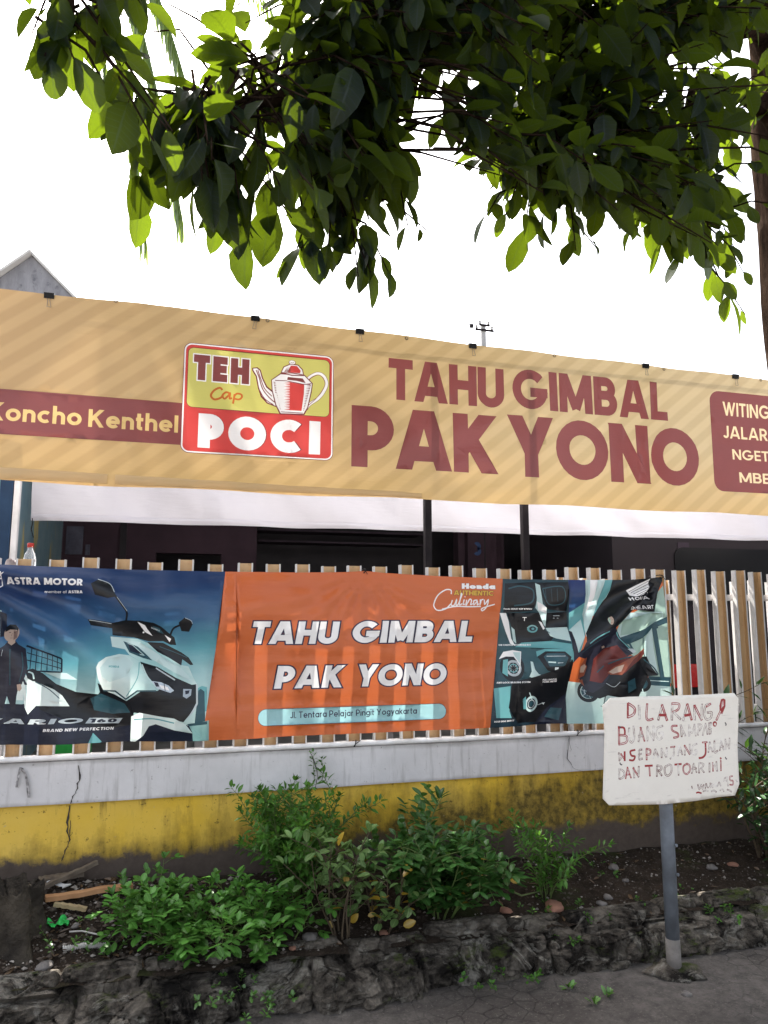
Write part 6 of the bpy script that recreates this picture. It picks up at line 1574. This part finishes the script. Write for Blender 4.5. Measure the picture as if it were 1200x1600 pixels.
# spiral cable
M['cable_white'] = std_mat('pale_cable', (0.55, 0.53, 0.50), (0.35, 0.33, 0.31), 40, .5, 0)
A_, B2 = gpt(98, 1487), gpt(166, 1483); mb = MB(); pts = []
for i in range(150):
    s = i/149; c = A_.lerp(B2, s); c.z = soil_z(c.x, c.y)+.014; pts.append(c+Vector((0, .009*math.cos(i*1.1), .009*math.sin(i*1.1))))
mb.tube(pts, .0028, 5); tag(mb.build('spiral_cable', M['cable_white'], None, True, A_), 'pale coiled spiral cable lying on the rubble', 'cable')
A_, B2 = gpt(108, 1462), gpt(172, 1470); mb = MB(); mb.tube([A_+Vector((0, 0, .015)), A_.lerp(B2, .3)+Vector((0, .01, .02)), A_.lerp(B2, .7)+Vector((0, -.01, .022)), B2+Vector((0, 0, .02))], .0032, 6)
tag(mb.build('nylon_rope', M['cable_white'], None, True, A_), 'thin white rope above the spiral cable', 'rope')
# fallen yellow leaves
FL = [(627, 1456, 'bright orange yellow fallen leaf at the kerb edge under the spreading shrub', .055), (545, 1450, 'orange yellow leaf at the foot of the pale leaved shrub', .05), (572, 1440, 'small yellow leaf between the two pale leaved shrubs', .035), (748, 1375, 'pale yellow leaf at the right side of the big shrub', .06), (720, 1382, 'dull yellow leaf left of the pale yellow one', .05), (512, 1448, 'little yellow leaf by the stems of the small pale shrub', .03)]
for i, (px, py, lab, s_) in enumerate(FL):
    p = gpt(px, py); p += Vector((0, -.03, .035)); mb = MB(); a = rs.uniform(0, 6.28)
    leaf(mb, p, Vector((math.cos(a), -.4, .5*math.sin(a))), Vector((0, -1, .5)), s_, s_*.6, .4, .3, prof=OVAL)
    tag(mb.build('fallen_leaf', LM['yellow'], None, True, p), lab, 'leaf', 'yellow leaves on the bed')
# torn strip of striped tape hanging on the coping
M['tape'] = std_mat('dark_striped_tape', (0.03, 0.028, 0.03), (0.5, 0.48, 0.48), 55, .5, 0)
mb = MB()
for pts, w_ in (([(32, 1199), (29, 1212), (26, 1230)], .005), ([(32, 1199), (40, 1210), (43, 1225), (45, 1246)], .006), ([(38, 1206), (35, 1200), (31, 1199)], .004)):
    Q = [at_y(x, y, 3.804) for x, y in pts]
    o = len(mb.v)
    for q in Q: mb.v += [(q.x-w_, 3.803, q.z), (q.x+w_, 3.7985, q.z), (q.x+w_, 3.801, q.z), (q.x-w_, 3.8055, q.z)]
    for i in range(len(Q)-1):
        for k in range(4): mb.f.append((o+4*i+k, o+4*i+4+k, o+4*i+4+(k+1) % 4, o+4*i+(k+1) % 4)); mb.m.append(0)
tag(mb.build('torn_tape', M['tape'], None, origin=at_y(32, 1199, 3.804)), 'torn dark striped tape hanging on the white coping at far left', 'tape')
# plastic bottle and crumpled bag on the top rail
bx = at_y(47, 860, 3.95).x
bt_ = thing('plastic_bottle', (bx, 3.958, 1.641), 'clear plastic bottle with a red cap standing behind the leftmost fence bars', 'bottle')
def pet_mat():
    m, t, out = new_mat('clear_plastic'); b = nd(t, 'ShaderNodeBsdfPrincipled', inp={'Base Color': (.75, .78, .8, 1), 'Roughness': .12, 'Transmission Weight': .75, 'IOR': 1.3}); t.links.new(b.outputs[0], out.inputs[0]); return m
M['pet'] = pet_mat(); M['red_cap'] = std_mat('red_cap', (0.5, 0.05, 0.04), None, 30, .4, 0)
mb = MB(); mb.lathe((bx, 3.958, 1.641), [(.0, .0), (.026, .0), (.030, .01), (.030, .05), (.0275, .056), (.030, .062), (.030, .10), (.0275, .106), (.030, .112), (.030, .135), (.024, .165), (.013, .187), (.0125, .20), (.0, .20)], 22); mb.build('body', M['pet'], bt_, smooth=True)
mb = MB(); mb.lathe((bx, 3.958, 1.642+.198), [(.0, .0), (.0155, .0), (.0155, .018), (.013, .021), (.0, .021)], 18); mb.build('cap', M['red_cap'], bt_, smooth=True)
M['bag'] = std_mat('crumpled_bag', (0.40, 0.34, 0.32), (0.22, 0.17, 0.16), 16, .4, .6, .01)
lump('crumpled_bag', (bx-.07, 3.955, 1.70), (.04, .035, .085), M['bag'], 9, 'crumpled pale plastic bag left of the clear bottle', 'bag', amp=.45, flat=1)
mb = MB(); mb.box((bx-.12, 3.926, 1.600), (bx+.06, 3.995, 1.638)); tag(mb.build('bracket_ledge', M['rail_white'], None, origin=(bx, 3.93, 1.60)), 'small white ledge behind the rail carrying the bottle', 'ledge')

# ================================================================ STREET TREE
rs = random.Random(5)
M['bark'] = None
def bark_mat():
    m, t, out = new_mat('dark_bark'); p = geo_pos(t)
    n = noise_n(t, 1, scalev(t, p, (14, 14, 4)), 7, 0.7); n2 = noise_n(t, 5, p, 5)
    col = mix(t, ramp(t, n, [(0.35, 0.0), (0.65, 1.0)]), (0.007, 0.005, 0.004), (0.030, 0.020, 0.015))
    col = mix(t, ramp(t, n2, [(0.58, 0.0), (0.7, .6)]), col, (0.06, 0.044, 0.035))
    b = nd(t, 'ShaderNodeBsdfPrincipled', inp={'Base Color': col, 'Roughness': 1.0, 'Specular IOR Level': 0.0, 'Normal': bump(t, n, .8, .02)}); t.links.new(b.outputs[0], out.inputs[0]); return m
M['bark'] = bark_mat()
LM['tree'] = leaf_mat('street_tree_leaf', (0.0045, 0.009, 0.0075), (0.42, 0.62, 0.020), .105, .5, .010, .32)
tree = thing('street_tree', (3.57, 3.42, .2), 'large leaved street tree with dark trunk at the right, hanging over the banner', 'tree')
tb, bb, fb = MB(), MB(), MB()
# trunk
def limb(mb, pts, r0, r1, n=8, sub=5, wob=.0):
    P = smooth3(pts, sub); k = len(P)
    P = [p+Vector((rs.uniform(-wob, wob), rs.uniform(-wob, wob), rs.uniform(-wob, wob))) if 0 < i < k-1 else p for i, p in enumerate(P)]
    mb.tube(P, [r0+(r1-r0)*i/(k-1) for i in range(k)], n); return P
def smooth3(pts, n=5):
    out = []; P = [Vector(p) for p in pts]
    for i in range(len(P)-1):
        p0, p1, p2, p3 = P[max(0, i-1)], P[i], P[i+1], P[min(len(P)-1, i+2)]
        for j in range(n):
            s = j/n; out.append(0.5*((2*p1)+(p2-p0)*s+(2*p0-5*p1+4*p2-p3)*s*s+(3*p1-p0-3*p2+p3)*s**3))
    out.append(P[-1]); return out
TK = smooth3([(3.66, 3.44, .1), (3.60, 3.43, .5), (3.60, 3.42, 1.6), (3.565, 3.42, 3.0), (3.53, 3.38, 4.4), (3.50, 3.30, 5.4), (3.4, 3.1, 6.2)], 10)
n_ = 24
for i, p in enumerate(TK):
    s = i/(len(TK)-1); r = .205-.04*s+.10*max(0, 1-s*9)
    for a in range(n_):
        an = 2*math.pi*a/n_; rr = r*(1+.10*FB(math.cos(an)*1.6, math.sin(an)*1.6, p.z*1.3)+.05*N(math.cos(an)*5, math.sin(an)*5, p.z*3))
        tb.v.append((p.x+rr*math.cos(an), p.y+rr*math.sin(an), p.z))
for i in range(len(TK)-1):
    for a in range(n_): tb.f.append((i*n_+a, i*n_+(a+1) % n_, (i+1)*n_+(a+1) % n_, (i+1)*n_+a)); tb.m.append(0)
tb.build('trunk', M['bark'], tree, smooth=True)
# main limbs leave the trunk above the frame and arch over the pavement
limbs = []
def L_add(pts, r0, r1): limbs.append(limb(bb, pts, r0, r1, 10, 6, .012))
L_add([(3.6, 3.34, 4.9), (2.9, 2.9, 5.0), (2.1, 2.5, 4.75), (1.3, 2.35, 4.25), (at_y(578, 38, 2.3)), (at_y(545, 105, 2.3)), (at_y(518, 122, 2.3)), (at_y(468, 138, 2.25)), (at_y(415, 160, 2.2)), (at_y(330, 190, 2.15))], .085, .009)
L_add([at_y(548, 98, 2.3), at_y(536, 150, 2.33), at_y(532, 200, 2.38), at_y(515, 260, 2.42)], .030, .008)
L_add([(3.58, 3.3, 5.2), (2.8, 2.4, 5.6), (1.6, 1.7, 5.4), (.3, 1.6, 4.6), (-.3, 1.75, 4.0), at_y(110, 40, 1.9)], .075, .010)
L_add([(3.55, 3.35, 4.4), (3.1, 3.05, 4.7), (2.6, 2.75, 4.45), at_y(940, 60, 2.7), at_y(880, 180, 2.7), at_y(850, 280, 2.65)], .055, .008)
L_add([(3.5, 3.3, 4.0), (3.25, 3.1, 4.15), at_y(1100, 120, 3.0), at_y(1060, 260, 2.95), at_y(1040, 340, 2.9)], .04, .007)
L_add([(3.6, 3.3, 5.0), (3.2, 2.4, 5.7), (2.6, 1.2, 5.9), (1.9, .2, 5.6), (1.0, -.8, 5.0)], .08, .015)
L_add([(3.6, 3.3, 5.0), (4.0, 2.2, 5.7), (4.2, 1.0, 5.8), (3.8, -.4, 5.2)], .08, .015)
L_add([(2.1, 2.5, 4.75), (1.2, 1.9, 4.9), (.6, 1.0, 4.9), (.2, .2, 4.6)], .05, .012)
L_add([(3.58, 3.2, 5.3), (4.4, 3.2, 5.9), (5.2, 2.7, 5.8)], .06, .015)
L_add([(2.9, 2.9, 5.0), (2.1, 2.9, 5.3), (1.0, 2.7, 5.2), (.2, 2.4, 4.7)], .05, .010)
LP = [p for l in limbs for p in l[4:]]
edge = [(0, -40), (150, -20), (160, 250), (200, 275), (225, 340), (270, 335), (320, 375), (345, 400), (420, 420), (440, 385), (500, 365), (545, 355), (600, 335), (640, 320), (660, 275), (640.5, 235), (655, 205), (690, 205), (710, 250), (740, 235), (750, 290), (790, 300), (812, 275), (850, 330), (880, 295), (905, 335), (960, 335), (985, 305), (1010, 345), (1080, 405), (1130, 425), (1165, 440), (1210, 450)]
def in_gap(p):
    """true where the crown is open: beyond its drooping lower edge, and in the holes of its thin left half"""
    x, y = proj(p)
    if x < -30 or x > 1230 or y < -30: return False
    if y > lerp_tab(edge, x): return True
    h = N(p.x*3.1, p.y*1.2, p.z*3.1)
    return h > (.02 if x < 300 else .10 if x < 450 else .30 if 560 < x < 780 and y > 90 else .42)
free = [False]
def tree_leaf(p, d, L_):
    if not free[0] and in_gap(p+d*L_*.7): return
    leaf(fb, p, d, Vector((rs.uniform(-.5, .5), rs.uniform(-.5, .5), 1)), L_, L_*rs.uniform(.44, .58), rs.uniform(.05, .6), rs.uniform(-.1, .55), prof=(.05, .55, .98, .88, .50, .03))
def spray(tip, dens, ll, back=None, hang=0.0):
    """a twig that ends at tip with drooping leaves along it"""
    q = min(LP, key=lambda v: (v-tip).length) if back is None else back
    v = q-tip; ln = min(v.length, (.055*dens+.06)*rs.uniform(.8, 1.2)*(.5+.5*ll/.13))
    if v.length < 1e-3: v = Vector((.3, 0, .5))
    st = tip+v.normalized()*ln+Vector((rs.uniform(-.1, .1), rs.uniform(-.1, .1), rs.uniform(.0, .15)))
    mid = st.lerp(tip, .55)+Vector((rs.uniform(-.05, .05), rs.uniform(-.05, .05), .05))
    bb.tube([st, mid, tip], [.005, .004, .002], 5)
    if v.length > ln*1.2 and rs.random() < .55:
        bb.tube([q, q.lerp(st, .5)+Vector((rs.uniform(-.06, .06), rs.uniform(-.06, .06), .06)), st], [.010, .007, .005], 5)
    k = max(3, int(dens*rs.uniform(.75, 1.25)))
    for i in range(k):
        s = .15+.85*(i+.5)/k; p = st.lerp(mid, s/.55) if s < .55 else mid.lerp(tip, (s-.55)/.45)
        a = i*2.4+rs.uniform(-.6, .6); tw = (tip-st).normalized()
        sd = tw.orthogonal().normalized(); sd.rotate(Matrix.Rotation(a, 3, tw).to_quaternion())
        d = (sd*.75+tw*.5+Vector((0, 0, -.15-hang-.85*rs.random()))).normalized()
        pe = p+d*.018; bb.tube([p, pe], .0013, 4)
        tree_leaf(pe, d, ll*rs.uniform(.5, 1.18))
# visible part of the crown: lower outline read off the photograph, depth spread over more than a metre
low = [(0, 20), (160, 40), (185, 235), (230, 345), (300, 350), (350, 400), (430, 415), (470, 370), (520, 340), (560, 360), (620, 340), (645, 215), (690, 180), (720, 225), (745, 290), (760, 320), (800, 345), (840, 360), (900, 370), (960, 375), (1020, 385), (1080, 440), (1150, 460), (1200, 430)]
def low_y(x): return lerp_tab(low, x)
cnt = 0
while cnt < 640:
    px = rs.uniform(-60, 1260)
    lim = low_y(min(1199, max(1, px)))-35
    u = rs.random(); py = -90+(lim+90)*u
    if px < 170 and (px < 0 or rs.random() < .6): continue
    if px < 470 and rs.random() < .74-.08*(py > 160): continue
    if px > 1135 and (py > 330 or rs.random() < .7): continue
    if 200 < px < 470 and 60 < py < 170 and rs.random() < .4: continue
    if 620 < px < 760 and py > 60 and rs.random() < .62: continue
    Y = rs.uniform(1.9, 3.2) if px > 500 else rs.uniform(1.8, 2.75)
    spray(at_y(px, py, Y), 8 if px > 500 else 7, .150 if Y < 2.6 else .165); cnt += 1
# the sprays that hang lowest
free[0] = True
for px, py, Y, n, l in [(50, 60, 1.9, 3, .11), (70, 95, 1.9, 3, .11), (115, 100, 1.9, 3, .115), (150, 40, 1.9, 3, .11), (195, 215, 2.1, 6, .12), (215, 320, 2.3, 4, .13), (260, 250, 2.1, 7, .14), (300, 300, 2.2, 7, .13), (345, 345, 2.2, 6, .13), (395, 380, 2.25, 5, .13), (380, 300, 2.2, 7, .14), (430, 330, 2.3, 7, .14),
                     (470, 400, 2.35, 6, .11), (455, 425, 2.35, 3, .10), (510, 425, 2.35, 6, .11), (545, 380, 2.35, 5, .11), (570, 400, 2.35, 5, .12), (580, 435, 2.35, 5, .11), (610, 440, 2.35, 4, .11), (600, 330, 2.4, 5, .12), (560, 440, 2.35, 4, .11), (640, 375, 2.35, 2, .10), (675, 375, 2.4, 2, .06), (625, 260, 2.5, 7, .13), (600, 290, 2.5, 6, .13),
                     (700, 200, 2.6, 5, .12), (730, 260, 2.6, 4, .12), (790, 345, 2.55, 4, .12), (760, 345, 2.6, 3, .10), (820, 370, 2.6, 5, .13), (860, 340, 2.6, 4, .13), (900, 400, 2.5, 2, .12), (935, 400, 2.5, 2, .11), (940, 330, 2.6, 5, .14), (880, 280, 2.6, 3, .14), (985, 300, 2.6, 3, .14), (990, 370, 2.7, 5, .13), (1040, 385, 2.7, 5, .14), (1065, 410, 2.7, 4, .14), (1020, 300, 2.7, 6, .12),
                     (1110, 360, 2.9, 6, .14), (1150, 400, 3.0, 6, .13), (1165, 440, 3.0, 4, .13), (1140, 480, 3.0, 2, .15), (1165, 500, 3.0, 2, .10), (1130, 300, 2.9, 7, .14)]:
    spray(at_y(px, py-8, Y), n+2, l*1.3, None, .6)
free[0] = False
# the rest of the crown, above and behind the camera
k = 0
while k < 420:
    p = Vector((rs.uniform(-1.4, 5.6), rs.uniform(-1.6, 3.3), 0)); c = 1-((p.x-2.2)/4.2)**2-((p.y-.9)/3.0)**2
    if c <= 0: continue
    p.z = 4.4+1.9*c*rs.random()+.4*rs.random()
    q = proj(p)
    if q != (-9999, -9999) and -80 < q[0] < 1290 and q[1] > -60: continue
    spray(p, 9, .15); k += 1
k = 0
while k < 230:                       # unseen sprays above the frame, added to shade the crown's right half
    p = Vector((rs.uniform(1.2, 5.2), rs.uniform(2.4, 4.9), rs.uniform(5.4, 7.4)))
    q = proj(p)
    if q[1] > -70: continue
    spray(p, 9, .16); k += 1
bb.build('branches', M['bark'], tree, smooth=True)
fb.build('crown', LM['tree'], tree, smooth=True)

# ---- palm behind the left end of the banner: fronds arch into the picture
LM['palm'] = leaf_mat('palm_leaflet', (0.06, 0.10, 0.025), (0.30, 0.42, 0.06), .3, .35, .06, .35)
palm = thing('palm_tree', (-7.5, 9.4, -.1), 'leaning palm beyond the left edge whose old fronds hang down behind the leafy branches', 'palm')
ct = at_y(150, -150, 8.8)
mb = MB(); P_ = smooth3([(-7.5, 9.4, -.1), (-6.6, 9.2, 2.5), tuple(at_y(-260, 330, 9.0)), tuple(at_y(-70, 40, 8.9)), tuple(ct)], 8)
mb.tube(P_, [.15-.05*i/(len(P_)-1)+(.012 if i % 2 else 0) for i in range(len(P_))], 14); mb.build('trunk', M['bark'], palm, smooth=True)
def frond(tip, rise, nl=46, ll=.62):
    tip = Vector(tip); a = ct; d = tip-a
    c1, c2 = a+d*.3+Vector((0, 0, rise)), a+d*.75+Vector((0, 0, rise*.75))
    P = []
    for i in range(25):
        t = i/24; P.append(a*(1-t)**3+c1*3*t*(1-t)**2+c2*3*t*t*(1-t)+tip*t**3)
    mb = MB(); mb.tube(P, [.022*(1-.85*i/24)+.002 for i in range(25)], 6)
    for k in range(nl):
        s = .18+.82*k/nl; i = min(23, int(s*24)); p = P[i].lerp(P[i+1], s*24-i); tg = (P[i+1]-P[i]).normalized()
        sd = tg.cross(Vector((0, 0, 1))).normalized()
        for g in (1, -1):
            dd = (sd*g*(.34+.22*rs.random())+tg*.55+Vector((0, 0, -.95-.3*rs.random()))).normalized()
            leaf(mb, p, dd, sd*g+Vector((0, 0, .4)), ll*(1-.5*abs(s-.5))*rs.uniform(.8, 1.15), .036, .3, .22, prof=(.5, .8, 1, .8, .45, .03))
    mb.build('frond', LM['palm'], palm, smooth=True)
frond(at_y(226, 372, 8.2), .5, 48, .62); frond(at_y(284, 345, 8.0), .75, 48, .6); frond(at_y(163, 190, 8.4), .35, 40, .55); frond(at_y(310, 210, 7.8), .9, 44, .6)
for dx, dy, dz in ((-2.6, -.6, -.2), (-2.0, 1.9, .3), (.4, 2.8, .4), (2.4, 1.6, .5), (1.0, -1.9, 1.2), (-.9, -2.3, .9)): frond(ct+Vector((dx, dy, dz)), .8, 40, .6)
